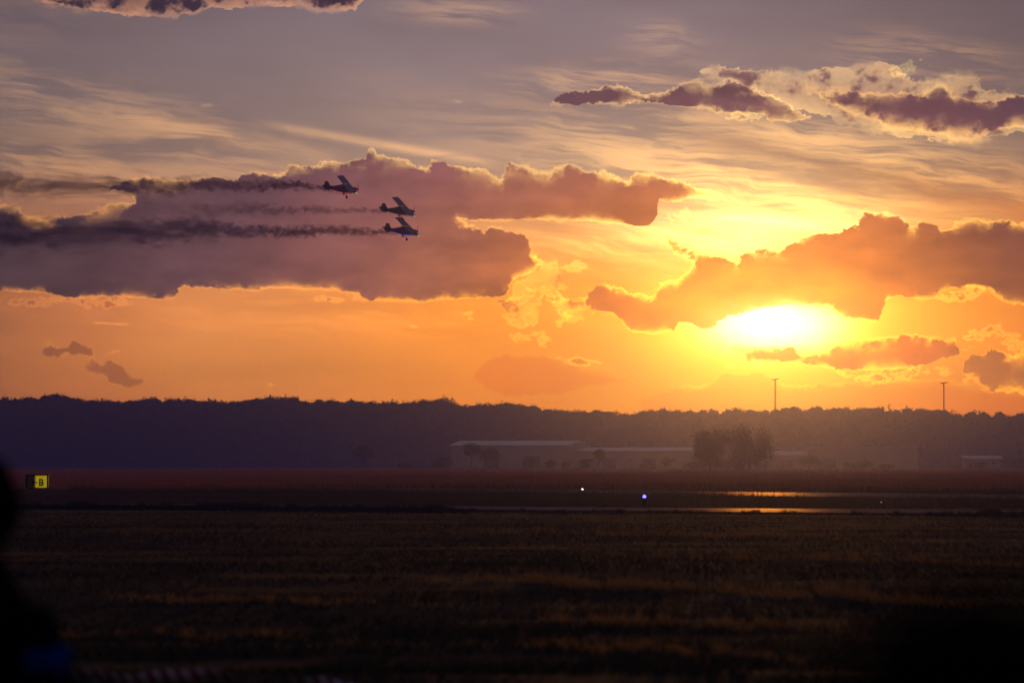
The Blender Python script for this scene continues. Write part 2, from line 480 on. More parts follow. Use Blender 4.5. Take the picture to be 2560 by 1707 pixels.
bg1 = WT.nodes.new('ShaderNodeBackground')
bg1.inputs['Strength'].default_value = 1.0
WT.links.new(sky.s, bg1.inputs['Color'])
bg2 = WT.nodes.new('ShaderNodeBackground')
bg2.inputs['Strength'].default_value = 0.0015
WT.links.new(nishita.outputs[0], bg2.inputs['Color'])
addn = WT.nodes.new('ShaderNodeAddShader')
WT.links.new(bg1.outputs[0], addn.inputs[0])
WT.links.new(bg2.outputs[0], addn.inputs[1])
wout = WT.nodes.new('ShaderNodeOutputWorld')
WT.links.new(addn.outputs[0], wout.inputs['Surface'])

# ------------------------------------------------------------------ sun
sun_d = bpy.data.lights.new('sun', 'SUN')
sun_d.energy = 0.5
sun_d.color = (1.0, 0.40, 0.10)
sun_d.angle = R(0.8)
sun = bpy.data.objects.new('sun', sun_d)
COL.objects.link(sun)
sun.location = (60, 900, 120)
sun.rotation_euler = (-SUN_DIR).to_track_quat('-Z', 'Y').to_euler()
#@@REST

# ------------------------------------------------------------------ materials
def mat(name, color, rough=0.7, metal=0.0, spec=0.3, vary=0.0, vscale=3.0, emit=None, estr=0.0, bump=0.0, bscale=20.0, transl=0.0):
    m = bpy.data.materials.new(name)
    m.use_nodes = True
    nt = m.node_tree
    nt.nodes.clear()
    old, S.tree = S.tree, nt
    out = nt.nodes.new('ShaderNodeOutputMaterial')
    p = nt.nodes.new('ShaderNodeBsdfPrincipled')
    c = color if len(color) == 4 else (*color, 1)
    if vary:
        t = nt.nodes.new('ShaderNodeTexCoord')
        n = noise(S(t.outputs['Object']), vscale, 5, 0.6, dims='3D')
        cc = mix(step(n, 0.3, 0.7), tuple(x * (1 - vary) for x in c[:3]) + (1,), tuple(x * (1 + vary) for x in c[:3]) + (1,))
        nt.links.new(cc.s, p.inputs['Base Color'])
        if bump:
            b = nt.nodes.new('ShaderNodeBump')
            b.inputs['Strength'].default_value = bump
            b.inputs['Distance'].default_value = 0.02
            nb = noise(S(t.outputs['Object']), bscale, 4, 0.6, dims='3D')
            nt.links.new(nb.s, b.inputs['Height'])
            nt.links.new(b.outputs[0], p.inputs['Normal'])
    else:
        p.inputs['Base Color'].default_value = c
    p.inputs['Roughness'].default_value = rough
    p.inputs['Metallic'].default_value = metal
    p.inputs['Specular IOR Level'].default_value = spec
    if emit is not None:
        p.inputs['Emission Color'].default_value = (*emit[:3], 1)
        p.inputs['Emission Strength'].default_value = estr
    sh = p.outputs[0]
    if transl:
        tr = nt.nodes.new('ShaderNodeBsdfTranslucent')
        tr.inputs[0].default_value = c
        mx = nt.nodes.new('ShaderNodeMixShader')
        mx.inputs[0].default_value = transl
        nt.links.new(sh, mx.inputs[1])
        nt.links.new(tr.outputs[0], mx.inputs[2])
        sh = mx.outputs[0]
    nt.links.new(sh, out.inputs['Surface'])
    S.tree = old
    return m


# ------------------------------------------------------------------ builders
def new_obj(name, me, m=None, parent=None):
    o = bpy.data.objects.new(name, me)
    COL.objects.link(o)
    if m is not None:
        me.materials.append(m)
    if parent is not None:
        o.parent = parent
    return o


def from_bm(name, bm, m=None, parent=None, smooth=False):
    me = bpy.data.meshes.new(name)
    bm.normal_update()
    bm.to_mesh(me)
    bm.free()
    if smooth:
        me.polygons.foreach_set('use_smooth', [True] * len(me.polygons))
    return new_obj(name, me, m, parent)


def tag(o, label=None, cat=None, group=None, kind=None):
    if label: o['label'] = label
    if cat: o['category'] = cat
    if group: o['group'] = group
    if kind: o['kind'] = kind
    return o


def empty(name, loc, label, cat, group=None):
    o = bpy.data.objects.new(name, None)
    COL.objects.link(o)
    o.location = loc
    o.empty_display_size = 0.5
    return tag(o, label, cat, group)


def add_box(bm, c, s, mtx=None, bevel=0.0):
    r = bmesh.ops.create_cube(bm, size=1.0)
    vs = r['verts']
    for v in vs:
        v.co = Vector((v.co.x * s[0] + c[0], v.co.y * s[1] + c[1], v.co.z * s[2] + c[2]))
        if mtx is not None:
            v.co = mtx @ v.co
    if bevel:
        es = list({e for v in vs for e in v.link_edges})
        bmesh.ops.bevel(bm, geom=es, offset=bevel, segments=1, affect='EDGES')
    return bm


def add_tube(bm, pts, rad, seg=8, cap=True):
    pts = [Vector(p) for p in pts]
    rads = rad if isinstance(rad, (list, tuple)) else [rad] * len(pts)
    rings = []
    for i, p in enumerate(pts):
        d = (pts[min(i + 1, len(pts) - 1)] - pts[max(i - 1, 0)]).normalized()
        a = d.cross(Vector((0, 0, 1)) if abs(d.z) < 0.9 else Vector((1, 0, 0))).normalized()
        b = d.cross(a)
        rings.append([bm.verts.new(p + (a * math.cos(2 * math.pi * k / seg) + b * math.sin(2 * math.pi * k / seg)) * rads[i]) for k in range(seg)])
    for r0, r1 in zip(rings, rings[1:]):
        for k in range(seg):
            bm.faces.new((r0[k], r0[(k + 1) % seg], r1[(k + 1) % seg], r1[k]))
    if cap:
        bm.faces.new(rings[0][::-1])
        bm.faces.new(rings[-1])
    return bm


def add_loft(bm, rings, cap=True):
    vr = [[bm.verts.new(p) for p in r] for r in rings]
    n = len(vr[0])
    for r0, r1 in zip(vr, vr[1:]):
        for k in range(n):
            bm.faces.new((r0[k], r0[(k + 1) % n], r1[(k + 1) % n], r1[k]))
    if cap:
        bm.faces.new(vr[0][::-1])
        bm.faces.new(vr[-1])
    bmesh.ops.recalc_face_normals(bm, faces=bm.faces[:])
    return bm


def add_prism(bm, outline, off):
    """flat outline (3-D points) extruded by the vector off"""
    a = [bm.verts.new(p) for p in outline]
    b = [bm.verts.new(Vector(p) + Vector(off)) for p in outline]
    n = len(a)
    bm.faces.new(a)
    bm.faces.new(b[::-1])
    for k in range(n):
        bm.faces.new((a[k], b[k], b[(k + 1) % n], a[(k + 1) % n]))
    bmesh.ops.recalc_face_normals(bm, faces=bm.faces[:])
    return bm


def add_ball(bm, c, r, s=(1, 1, 1), sub=2):
    q = bmesh.ops.create_icosphere(bm, subdivisions=sub, radius=r)
    for v in q['verts']:
        v.co = Vector((v.co.x * s[0] + c[0], v.co.y * s[1] + c[1], v.co.z * s[2] + c[2]))
    return bm


def tri_mesh(name, V, m=None, parent=None):
    """V: (n,3,3) triangles"""
    n = len(V)
    me = bpy.data.meshes.new(name)
    me.vertices.add(n * 3)
    me.vertices.foreach_set('co', np.asarray(V, dtype=np.float32).reshape(-1))
    me.loops.add(n * 3)
    me.loops.foreach_set('vertex_index', np.arange(n * 3, dtype=np.int32))
    me.polygons.add(n)
    me.polygons.foreach_set('loop_start', np.arange(0, n * 3, 3, dtype=np.int32))
    me.update(calc_edges=True)
    return new_obj(name, me, m, parent)


def vnoise(x, y, seed=0):
    """smooth value noise, numpy"""
    xi, yi = np.floor(x).astype(np.int64), np.floor(y).astype(np.int64)
    fx, fy = x - xi, y - yi
    fx, fy = fx * fx * (3 - 2 * fx), fy * fy * (3 - 2 * fy)

    def h(a, b):
        n = (a * 374761393 + b * 668265263 + seed * 1442695041) & 0x7fffffff
        n = ((n ^ (n >> 13)) * 1274126177) & 0x7fffffff
        return ((n ^ (n >> 16)) & 0xffff) / 65535.0
    return (h(xi, yi) * (1 - fx) + h(xi + 1, yi) * fx) * (1 - fy) + (h(xi, yi + 1) * (1 - fx) + h(xi + 1, yi + 1) * fx) * fy


def fbm(x, y, seed=0, octs=4):
    s, a, t = 0, 1, 0
    for i in range(octs):
        s = s + a * vnoise(x * 2 ** i + 17.3 * i, y * 2 ** i - 9.1 * i, seed + i)
        t += a
        a *= 0.5
    return s / t


# ------------------------------------------------------------------ ground, runway, taxiway
def strip_line(p, q):
    a, b = on_ground(*p), on_ground(*q)
    return a, b


RW = [(-900, 1199), (2560, 1237), (2560, 1247.5), (-900, 1207)]      # far runway: far edge, near edge (photograph pixels at ground level)
TW = [(-900, 1250), (2900, 1279), (2900, 1288), (-900, 1257)]        # nearer taxiway


def widen(q, k=3.0):
    a, b, c, d = [on_ground(*p) for p in q]
    return [a + (a - b) * 1.2, b + (b - a) * 1.2, c + (c - d) * 1.2, d + (d - c) * 1.2]


RWG, TWG = widen(RW), widen(TW)


def band_dist(x, y, q):
    """signed distance inside a strip (positive inside), from its two long edges"""
    a, b, c, d = q

    def side(p0, p1):
        n = Vector((-(p1.y - p0.y), p1.x - p0.x)).normalized()
        return (x - p0.x) * n.x + (y - p0.y) * n.y
    far, near = side(a, b), side(d, c)
    return np.minimum(-far, near)


def relief(x, y):
    x = np.asarray(x, dtype=float); y = np.asarray(y, dtype=float)
    h = (fbm(x / 17 + 3, y / 13.0, 5, 4) - 0.5) * 0.20 + (fbm(x / 3.2, y / 2.6, 9, 3) - 0.5) * 0.07
    h = h + (fbm(x / 60, y / 30, 21, 2) - 0.5) * 0.22 * np.clip((y - 60) / 60, 0, 1)
    far = np.clip((y - 270) / 120, 0, 1)
    h = h * (1 - far) + far * ((fbm(x / 70, y / 45, 31, 4) - 0.45) * 0.9)
    rd = np.maximum(band_dist(x, y, RWG), band_dist(x, y, TWG))
    k = np.clip((-rd) / 6.0, 0, 1)
    h = np.minimum(h, 0.16) * k - 0.03 * (1 - k) - 0.02
    return h * np.clip((y - 6) / 14, 0, 1) * np.clip((1300 - y) / 250, 0, 1)


xs = np.concatenate([[-1500, -900, -500, -300, -200, -150, -110, -85], np.arange(-70, 70.1, 1.25), [85, 110, 150, 200, 300, 500, 900, 1500]])
ys = [-300.0, -100, -30, 0, 6]
v = 10.0
while v < 340:
    ys.append(v)
    v += 0.35 + v * 0.0035
while v < 1400:
    ys.append(v)
    v += 6 + (v - 340) * 0.01
ys = np.array(ys + [1500.0, 1700, 2400])
GX, GY = np.meshgrid(xs, ys)
GZ = relief(GX, GY)
GZ = np.where(np.abs(GX) > 300, np.minimum(GZ, 0.0), GZ)
ny, nx = GX.shape
verts = np.stack([GX, GY, GZ], -1).reshape(-1, 3)
idx = np.arange(ny * nx).reshape(ny, nx)
quads = np.stack([idx[:-1, :-1], idx[:-1, 1:], idx[1:, 1:], idx[1:, :-1]], -1).reshape(-1, 4)
me = bpy.data.meshes.new('ground')
me.from_pydata(verts.tolist(), [], quads.tolist())
me.polygons.foreach_set('use_smooth', [True] * len(me.polygons))


def ground_material():
    m = bpy.data.materials.new('meadow_soil')
    m.use_nodes = True
    nt = m.node_tree
    nt.nodes.clear()
    old, S.tree = S.tree, nt
    g = nt.nodes.new('ShaderNodeNewGeometry')
    x, y, z = split(S(g.outputs['Position']))
    n1 = noise(vec(x * 0.05, y * 0.08), 1.0, 6, 0.6)
    n2 = noise(vec(x * 1.3, y * 1.1), 1.0, 6, 0.65)
    green = mix(n2, (0.004, 0.007, 0.003, 1), (0.014, 0.021, 0.009, 1))
    dry = mix(n2, (0.013, 0.012, 0.006, 1), (0.034, 0.028, 0.014, 1))
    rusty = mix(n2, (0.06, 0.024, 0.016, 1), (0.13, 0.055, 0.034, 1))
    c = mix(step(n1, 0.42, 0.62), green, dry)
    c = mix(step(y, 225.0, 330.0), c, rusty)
    out = nt.nodes.new('ShaderNodeOutputMaterial')
    p = nt.nodes.new('ShaderNodeBsdfPrincipled')
    nt.links.new(c.s, p.inputs['Base Color'])
    p.inputs['Roughness'].default_value = 0.95
    p.inputs['Specular IOR Level'].default_value = 0.05
    b = nt.nodes.new('ShaderNodeBump')
    b.inputs['Strength'].default_value = 0.7
    b.inputs['Distance'].default_value = 0.08
    nt.links.new(noise(vec(x * 4.0, y * 4.0), 1.0, 5, 0.65).s, b.inputs['Height'])
    nt.links.new(b.outputs[0], p.inputs['Normal'])
    nt.links.new(p.outputs[0], out.inputs['Surface'])
    S.tree = old
    return m


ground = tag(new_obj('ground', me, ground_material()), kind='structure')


def asphalt():
    m = bpy.data.materials.new('worn_asphalt')
    m.use_nodes = True
    nt = m.node_tree
    nt.nodes.clear()
    old, S.tree = S.tree, nt
    g = nt.nodes.new('ShaderNodeNewGeometry')
    x, y, z = split(S(g.outputs['Position']))
    n = noise(vec(x * 0.5, y * 0.35), 1.0, 6, 0.65)
    joint = step(M('ABSOLUTE', M('FRACT', x * 0.16) - 0.5), 0.0, 0.03)
    d = nt.nodes.new('ShaderNodeBsdfDiffuse')
    nt.links.new(mix(n, (0.03, 0.028, 0.027, 1), (0.085, 0.078, 0.07, 1)).s, d.inputs[0])
    gl = nt.nodes.new('ShaderNodeBsdfGlossy')
    gl.inputs[0].default_value = (0.75, 0.56, 0.40, 1)
    nt.links.new(linear(n, 0.3, 0.7, 0.30, 0.50).s, gl.inputs['Roughness'])
    mx = nt.nodes.new('ShaderNodeMixShader')
    nt.links.new((linear(n, 0.3, 0.7, 0.09, 0.24) * linear(joint, 0, 1, 0.4, 1.0)).s, mx.inputs[0])
    nt.links.new(d.outputs[0], mx.inputs[1])
    nt.links.new(gl.outputs[0], mx.inputs[2])
    out = nt.nodes.new('ShaderNodeOutputMaterial')
    nt.links.new(mx.outputs[0], out.inputs['Surface'])
    S.tree = old
    return m


M_ASPHALT = asphalt()


def strip(name, q, z):
    bm = bmesh.new()
    a, b, c, d = q
    N = 60
    rows = []
    for i in range(N + 1):
        t = i / N
        p, r = a.lerp(b, t), d.lerp(c, t)
        rows.append([bm.verts.new((p.x, p.y, z)), bm.verts.new((p.x * 0.5 + r.x * 0.5, p.y * 0.5 + r.y * 0.5, z + 0.02)), bm.verts.new((r.x, r.y, z))])
    for r0, r1 in zip(rows, rows[1:]):
        for k in (0, 1):
            bm.faces.new((r0[k], r0[k + 1], r1[k + 1], r1[k]))
    bmesh.ops.recalc_face_normals(bm, faces=bm.faces[:])
    o = from_bm(name, bm, M_ASPHALT, smooth=True)
    return tag(o, kind='structure')


strip('runway', RWG, 0.012)
strip('taxiway', TWG, 0.012)

# ------------------------------------------------------------------ grass
def blade_mesh(name, x, y, hgt, wid, lean, m):
    n = len(x)
    z = relief(x, y) - 0.02
    ang = RNG.uniform(0, 2 * np.pi, n)
    wx, wy = np.cos(ang) * wid * 0.5, np.sin(ang) * wid * 0.5
    la = RNG.uniform(0, 2 * np.pi, n)
    lx, ly = np.cos(la) * lean * hgt, np.sin(la) * lean * hgt
    V = np.empty((n, 3, 3))
    V[:, 0] = np.stack([x - wx, y - wy, z], -1)
    V[:, 1] = np.stack([x + wx, y + wy, z], -1)
    V[:, 2] = np.stack([x + lx, y + ly, z + hgt], -1)
    return tag(tri_mesh(name, V, m), kind='stuff')


def scatter(n, y0, y1, pad=1.22, power=1.0):
    """points in the wedge the lens sees, denser towards the camera"""
    u = RNG.random(n)
    y = y0 * (y1 / y0) ** u if power == 1.0 else (y0 ** 2 + (y1 ** 2 - y0 ** 2) * u) ** 0.5
    x = RNG.uniform(-1, 1, n) * (y * 0.1333 * pad + 2.5)
    return x, y


def not_on_road(x, y):
    return np.maximum(band_dist(x, y, RWG), band_dist(x, y, TWG)) < -0.3


M_GRASS = mat('grass_blades', (0.011, 0.022, 0.009), rough=0.8, spec=0.1, vary=0.4, vscale=0.2, transl=0.45)
M_DRY = mat('dry_grass_blades', (0.075, 0.068, 0.027), rough=0.8, spec=0.1, vary=0.35, vscale=0.3, transl=0.5)
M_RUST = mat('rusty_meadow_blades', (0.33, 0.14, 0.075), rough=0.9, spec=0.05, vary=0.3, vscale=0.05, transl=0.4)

x, y = scatter(330000, 24, 190)
k = not_on_road(x, y) & (fbm(x / 3.0, y / 1.4, 44, 3) > 0.33)
x, y = x[k], y[k]
blade_mesh('grass', x, y, RNG.uniform(0.03, 0.09, len(x)) * (0.5 + fbm(x / 4, y / 3, 3, 3)), RNG.uniform(0.008, 0.018, len(x)) * (1 + y / 120), 0.8, M_GRASS)
# drier, taller stalks in ragged drifts
x, y = scatter(150000, 26, 215)
k = not_on_road(x, y) & (fbm(x / 7.0 + 40, y / 3.2, 51, 5) + 0.10 * (x / (y * 0.133)) * (y < 75) > 0.60)
x, y = x[k], y[k]
blade_mesh('dry_grass', x, y, RNG.uniform(0.04, 0.15, len(x)) * (0.4 + fbm(x / 2.5, y / 2, 8, 3)), RNG.uniform(0.006, 0.013, len(x)) * (1 + y / 120), 0.6, M_DRY)
# windrows of mown straw catching the low light
wx_, wy_, wh_ = [], [], []
for (p, q, nb, wdt, hmax) in (((1180, 1448), (2420, 1508), 5200, 1.1, 0.16), ((1480, 1388), (2560, 1412), 3000, 1.6, 0.13), ((1330, 1330), (2100, 1345), 1800, 2.0, 0.14), ((1350, 1535), (2150, 1572), 2600, 0.8, 0.12),
                            ((250, 1492), (1100, 1506), 1500, 0.8, 0.09), ((1300, 1605), (2000, 1640), 2000, 0.6, 0.10), ((-100, 1560), (900, 1585), 1200, 0.7, 0.08)):
    a, b = on_ground(*p), on_ground(*q)
    nb = int(nb * 1.25)
    t = RNG.random(nb)
    clump = fbm(t * 26, t * 0 + p[1] * 0.37, 81, 4)
    k = RNG.random(nb) < np.clip((clump - 0.30) * 3.2, 0.05, 1) * np.sin(np.clip(t, 0, 1) * np.pi) ** 0.5
    t, clump = t[k], clump[k]
    xx = a.x + (b.x - a.x) * t
    yy = a.y + (b.y - a.y) * t + RNG.normal(size=len(t)) * wdt * 0.5 + (fbm(t * 9, t * 0 + 2, 83, 3) - 0.5) * 3.0
    wx_.append(xx); wy_.append(yy); wh_.append(RNG.uniform(0.35, 1.25, len(t)) * hmax * (0.4 + clump))
wx_, wy_, wh_ = np.concatenate(wx_), np.concatenate(wy_), np.concatenate(wh_)
M_STRAW = mat('straw', (0.36, 0.22, 0.06), rough=0.8, spec=0.05, vary=0.35, vscale=0.5, transl=0.55)
blade_mesh('straw', wx_, wy_, wh_, RNG.uniform(0.010, 0.020, len(wx_)), 0.5, M_STRAW)
# taller growth between the taxiway and the runway
x, y = scatter(150000, 128, 270, power=2)
k = (band_dist(x, y, TWG) < -1.5) & (band_dist(x, y, RWG) < -1.0) & (y > 142 - 0.15 * x) & ~((np.abs(x / y * FPX + 1280 - 93) < 75) & (y > 200))
x, y = x[k], y[k]
blade_mesh('tall_grass', x, y, RNG.uniform(0.15, 0.42, len(x)) * (0.35 + 1.1 * fbm(x / 7, y / 9, 13, 3)), RNG.uniform(0.015, 0.035, len(x)), 0.25, M_DRY)
# ragged verge along the near edge of the taxiway
nv = 52000
pxx = RNG.uniform(-160, 2720, nv)
cover = np.clip((1230 - pxx) / 120, 0, 1) * 0.9 + np.clip((pxx - 2350) / 120, 0, 1) * 0.7 + 0.45 * (fbm(pxx / 45.0, pxx * 0 + 3, 61, 4) > 0.55) + 0.25 * (fbm(pxx / 9.0, pxx * 0 + 8, 62, 3) > 0.6)
pya = np.interp(pxx, [TW[3][0], TW[2][0]], [TW[3][1], TW[2][1]])
yy = CAM_H / ((pya - 1158.0) / FPX) - RNG.random(nv) ** 2 * 4.0 - 0.3
x, y = (pxx - 1280) / FPX * yy, yy
k = RNG.random(nv) < 0.12 + cover
x, y, cover = x[k], y[k], np.clip(cover[k], 0, 1.3)
blade_mesh('verge_grass', x, y, RNG.uniform(0.05, 0.15, len(x)) * (0.5 + 1.3 * cover), RNG.uniform(0.015, 0.035, len(x)), 0.4, M_GRASS)
# the rusty meadow beyond the runway
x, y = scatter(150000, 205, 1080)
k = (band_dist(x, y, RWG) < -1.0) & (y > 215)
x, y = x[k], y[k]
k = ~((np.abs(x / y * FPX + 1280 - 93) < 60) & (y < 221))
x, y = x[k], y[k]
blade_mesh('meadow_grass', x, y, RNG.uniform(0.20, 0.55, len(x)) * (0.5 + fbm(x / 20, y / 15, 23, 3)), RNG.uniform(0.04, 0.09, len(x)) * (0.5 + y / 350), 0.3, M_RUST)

# ------------------------------------------------------------------ forest and trees
M_LEAF = mat('dark_leaves', (0.030, 0.036, 0.016), rough=0.8, spec=0.0, vary=0.4, vscale=0.15, transl=0.12)
M_BARK = mat('bark', (0.06, 0.045, 0.035), rough=0.9, vary=0.3, vscale=1.0)


def leaf_tris(c, rad, n, size, lumps=7, seed=0, hollow=0.55, spread=(0.35, 0.62), lobe=(0.34, 0.55)):
    """random leaf-clump triangles filling a lumpy crown"""
    r = np.random.default_rng(seed)
    rad = np.array(rad)
    cen = r.normal(size=(lumps, 3))
    cen /= np.linalg.norm(cen, axis=1)[:, None]
    cen[:, 2] = (cen[:, 2] * 0.95 + 0.05) if spread[1] > 0.8 else (np.abs(cen[:, 2]) * 0.9 - 0.25)
    cen = cen * rad * r.uniform(*spread, (lumps, 1))
    lr = r.uniform(*lobe, lumps)
    pick = r.integers(0, lumps, n)
    d = r.normal(size=(n, 3))
    d /= np.linalg.norm(d, axis=1)[:, None]
    rr = (hollow + (1 - hollow) * r.random(n)) * (1 + 0.12 * r.normal(size=n))
    p = cen[pick] + d * rad * (lr[pick] * rr)[:, None] + np.array(c)
    e1 = r.normal(size=(n, 3)); e1 /= np.linalg.norm(e1, axis=1)[:, None]
    e2 = r.normal(size=(n, 3)); e2 /= np.linalg.norm(e2, axis=1)[:, None]
    s = size * r.uniform(0.5, 1.3, (n, 1))
    return np.stack([p + e1 * s, p - e1 * s * 0.6 + e2 * s * 0.5, p - e2 * s], 1)


SKYLINE = [(-1500, 1000), (-900, 992), (-300, 998), (0, 995), (60, 993), (100, 993), (118, 988), (150, 985), (185, 987), (205, 1000), (260, 997), (330, 998), (400, 995), (470, 998), (520, 1000), (560, 1004), (620, 995), (680, 990),
           (735, 992), (760, 1003), (800, 1000), (860, 1000), (900, 1002), (960, 1005), (1010, 1004), (1060, 1000), (1075, 1000), (1105, 1001), (1130, 1005), (1160, 1011), (1200, 1008), (1280, 1006), (1330, 1014),
           (1400, 1022), (1440, 1028), (1500, 1023), (1540, 1034), (1600, 1028), (1660, 1022), (1700, 1026), (1800, 1026), (1850, 1022), (1950, 1023), (2000, 1019), (2100, 1021), (2200, 1021), (2250, 1025),
           (2300, 1027), (2360, 1023), (2420, 1031), (2500, 1031), (2560, 1038), (2900, 1036), (3500, 1040), (4200, 1030)]
SKX = np.array([p[0] for p in SKYLINE], float)
SKYY = np.array([p[1] for p in SKYLINE], float)


def top_height(px, d):
    return CAM_H + (1158.0 - np.interp(px, SKX, SKYY)) / FPX * d


parts, cores = [], []
sd = 0
for row, (d, spacing, nl, drop) in enumerate([(1494, 6.0, 260, 3.0), (1504, 4.2, 620, 0.0), (1516, 4.6, 520, 0.2), (1535, 6.0, 260, 0.6)]):
    x = -430.0
    while x < 450:
        px = 1280 + x / d * FPX
        inview = -250 < px < 2810
        h = float(top_height(px, d))
        right = min(1.0, max(0.0, (px - 1500) / 400))
        hh = h + 0.9 - drop + random.uniform(-0.8 - 0.9 * right, 0.35 + 0.5 * right)
        if row == 0:
            hh *= random.uniform(0.7, 0.95)
        rw = random.uniform(3.6, 6.2) - 1.0 * right
        rh = random.uniform(3.6, 5.2) - 0.8 * right
        c = (x, d + random.uniform(-3, 3), hh - rh * 0.86)
        sd += 1
        n_ = nl if inview else nl // 4
        parts.append(leaf_tris(c, (rw, rw, rh), n_, (0.55 if right < 0.5 else 0.46) if inview else 1.3, 9, sd, 0.45))
        cores.append((c, (rw * 0.62, rw * 0.62, rh * 0.62), hh))
        x += spacing * random.uniform(0.75, 1.25)
bm = bmesh.new()
for c, r_, hh in cores:
    add_ball(bm, c, 1.0, r_, 1)
    add_tube(bm, [(c[0], c[1], -0.5), (c[0], c[1], c[2])], [0.42, 0.25], 5)
# lower boughs and undergrowth closing the wood's edge
for tier in range(5):
    for i in range(150):
        x = -430 + i * 5.9 + (tier % 2) * 2.9
        zt = 1.5 + tier * 4.0
        px = 1280 + x / 1500 * FPX
        if zt + 4.0 > float(top_height(px, 1500)) - 3.0:
            continue
        add_ball(bm, (x, 1497 + random.uniform(-3, 5) + tier * 1.5, zt + random.uniform(-1, 1)), 1.0, (random.uniform(4, 6), 3.5, random.uniform(3.6, 5.0)), 1)
for i in range(210):
    x = -430 + i * 4.15
    ht = float(top_height(1280 + x / 1522 * FPX, 1522))
    for dz in (5.2, 8.6):
        add_ball(bm, (x, 1524 + random.uniform(-3, 3), ht - dz + random.uniform(-0.6, 0.4)), 1.0, (4.4, 3.5, 3.6), 1)
# leafy skirt over the lower boughs
nl = 26000
lx = RNG.uniform(-260, 260, nl)
lz = RNG.random(nl) * (np.array([float(top_height(1280 + q / 1495 * FPX, 1495)) for q in np.linspace(-260, 260, 53)])[((lx + 260) / 10).astype(int)] - 2.0)
lp = np.stack([lx, 1489.5 + RNG.uniform(-2.5, 3.0, nl) + 2.5 * fbm(lx / 4, lz / 3, 71, 3), lz], -1)
e1 = RNG.normal(size=(nl, 3)); e2 = RNG.normal(size=(nl, 3))
parts.append(np.stack([lp + e1 * 0.45, lp - e1 * 0.3 + e2 * 0.3, lp - e2 * 0.45], 1))
bm.verts.ensure_lookup_table()
core_v = np.array([v.co[:] for v in bm.verts])
bmesh.ops.triangulate(bm, faces=bm.faces[:])
bm.verts.index_update()
core_f = np.array([[v.index for v in f.verts] for f in bm.faces])
bm.free()
core_v = core_v + RNG.normal(scale=0.30, size=core_v.shape) * np.array([1, 1, 0.8])
forest = tri_mesh('forest', np.concatenate(parts + [core_v[core_f]]), M_LEAF)
tag(forest, kind='stuff')
forest['label'] = 'dark broadleaf forest edge closing the far side of the airfield'


def tree(px, ytop, ybase, d, wpx, label, cat='tree', name='broadleaf_tree', group=None, n=2600, leaf=0.30, lumps=12, trunk_frac=0.35, seed=1, hollow=0.35, lean=0.0, low=False):
    base = at(px, 1158, d)
    h = (ybase - ytop) / FPX * d
    w = wpx / FPX * d
    root = empty(name, (base.x, d, -0.05), label, cat, group)
    rh = h * (0.52 if low else 0.5 * (1 - trunk_frac * 0.45))
    cz = h - rh * 0.80
    if lumps >= 16:
        cz, rh = h * 0.50, h * 0.56
    V = leaf_tris((lean, 0, h * 0.42 if low else cz), (w * 0.52, w * 0.45, h * 0.62 if low else rh), n, leaf, lumps, seed, hollow, *(((0.35, 0.62), (0.34, 0.55)) if lumps < 16 else ((0.25, 0.81), (0.26, 0.46))))
    if low:
        V[:, :, 2] = np.abs(V[:, :, 2])
    tri_mesh('foliage' if low else 'crown', V, M_LEAF, root)
    bm = bmesh.new()
    r = random.Random(seed)
    tr = max(0.06, h * 0.022)
    top = Vector((lean * 0.8, 0, cz + rh * 0.3))
    add_tube(bm, [(0, 0, -0.1), (lean * 0.2, 0, h * 0.2), (lean * 0.5, 0, cz * 0.8), top], [tr * 1.3, tr, tr * 0.7, tr * 0.25], 7)
    for k in range(9):
        z0 = h * (0.10 if low else 0.25) + (cz - h * 0.15) * k / 9
        a = r.uniform(0, 6.28)
        ln = w * r.uniform(0.25, 0.44)
        p0 = Vector((lean * z0 / h, 0, z0))
        p1 = p0 + Vector((math.cos(a) * ln * 0.5, math.sin(a) * ln * 0.5, ln * 0.35))
        p2 = p0 + Vector((math.cos(a) * ln, math.sin(a) * ln, ln * 0.8))
        add_tube(bm, [p0, p1, p2], [tr * 0.45, tr * 0.3, tr * 0.1], 5)
    from_bm('stem' if low else 'trunk', bm, M_BARK, root)
    return root


# trees standing out of the wood's skyline
G_SKY = 'trees standing above the forest skyline'
tree(1108, 980, 1169, 1503, 82, 'broad domed tree rising above the forest skyline left of the long hangar', group=G_SKY, n=5200, leaf=0.42, lumps=15, trunk_frac=0.7, seed=21, hollow=0.6)
tree(122, 987, 1169, 1503, 44, 'rounded tree beginning the hump in the forest skyline above the yellow sign', group=G_SKY, n=2600, leaf=0.5, trunk_frac=0.6, seed=22)
tree(158, 984, 1169, 1503, 46, 'tallest tree of the hump in the forest skyline above the yellow sign', group=G_SKY, n=2600, leaf=0.5, trunk_frac=0.6, seed=23)
tree(190, 989, 1169, 1503, 34, 'narrow tree ending the hump in the forest skyline right of the yellow sign', group=G_SKY, n=2000, leaf=0.5, trunk_frac=0.6, seed=24)
tree(690, 988, 1169, 1503, 60, 'wide leafy tree bulging over the forest skyline left of the domed tree', group=G_SKY, n=2800, leaf=0.5, trunk_frac=0.6, seed=25)
tree(2224, 1008, 1169, 1503, 24, 'sparse thin tree poking above the forest between the two floodlight masts', group=G_SKY, n=420, leaf=0.42, trunk_frac=0.9, seed=26, hollow=0.2)
tree(2386, 1016, 1169, 1503, 40, 'open branched tree on the forest skyline just right of the shorter looking mast', group=G_SKY, n=620, leaf=0.45, trunk_frac=0.8, seed=27, hollow=0.2)
tree(2437, 1016, 1169, 1503, 24, 'lone see-through treetop above the forest near the far right', group=G_SKY, n=300, leaf=0.42, trunk_frac=0.9, seed=28, hollow=0.2)
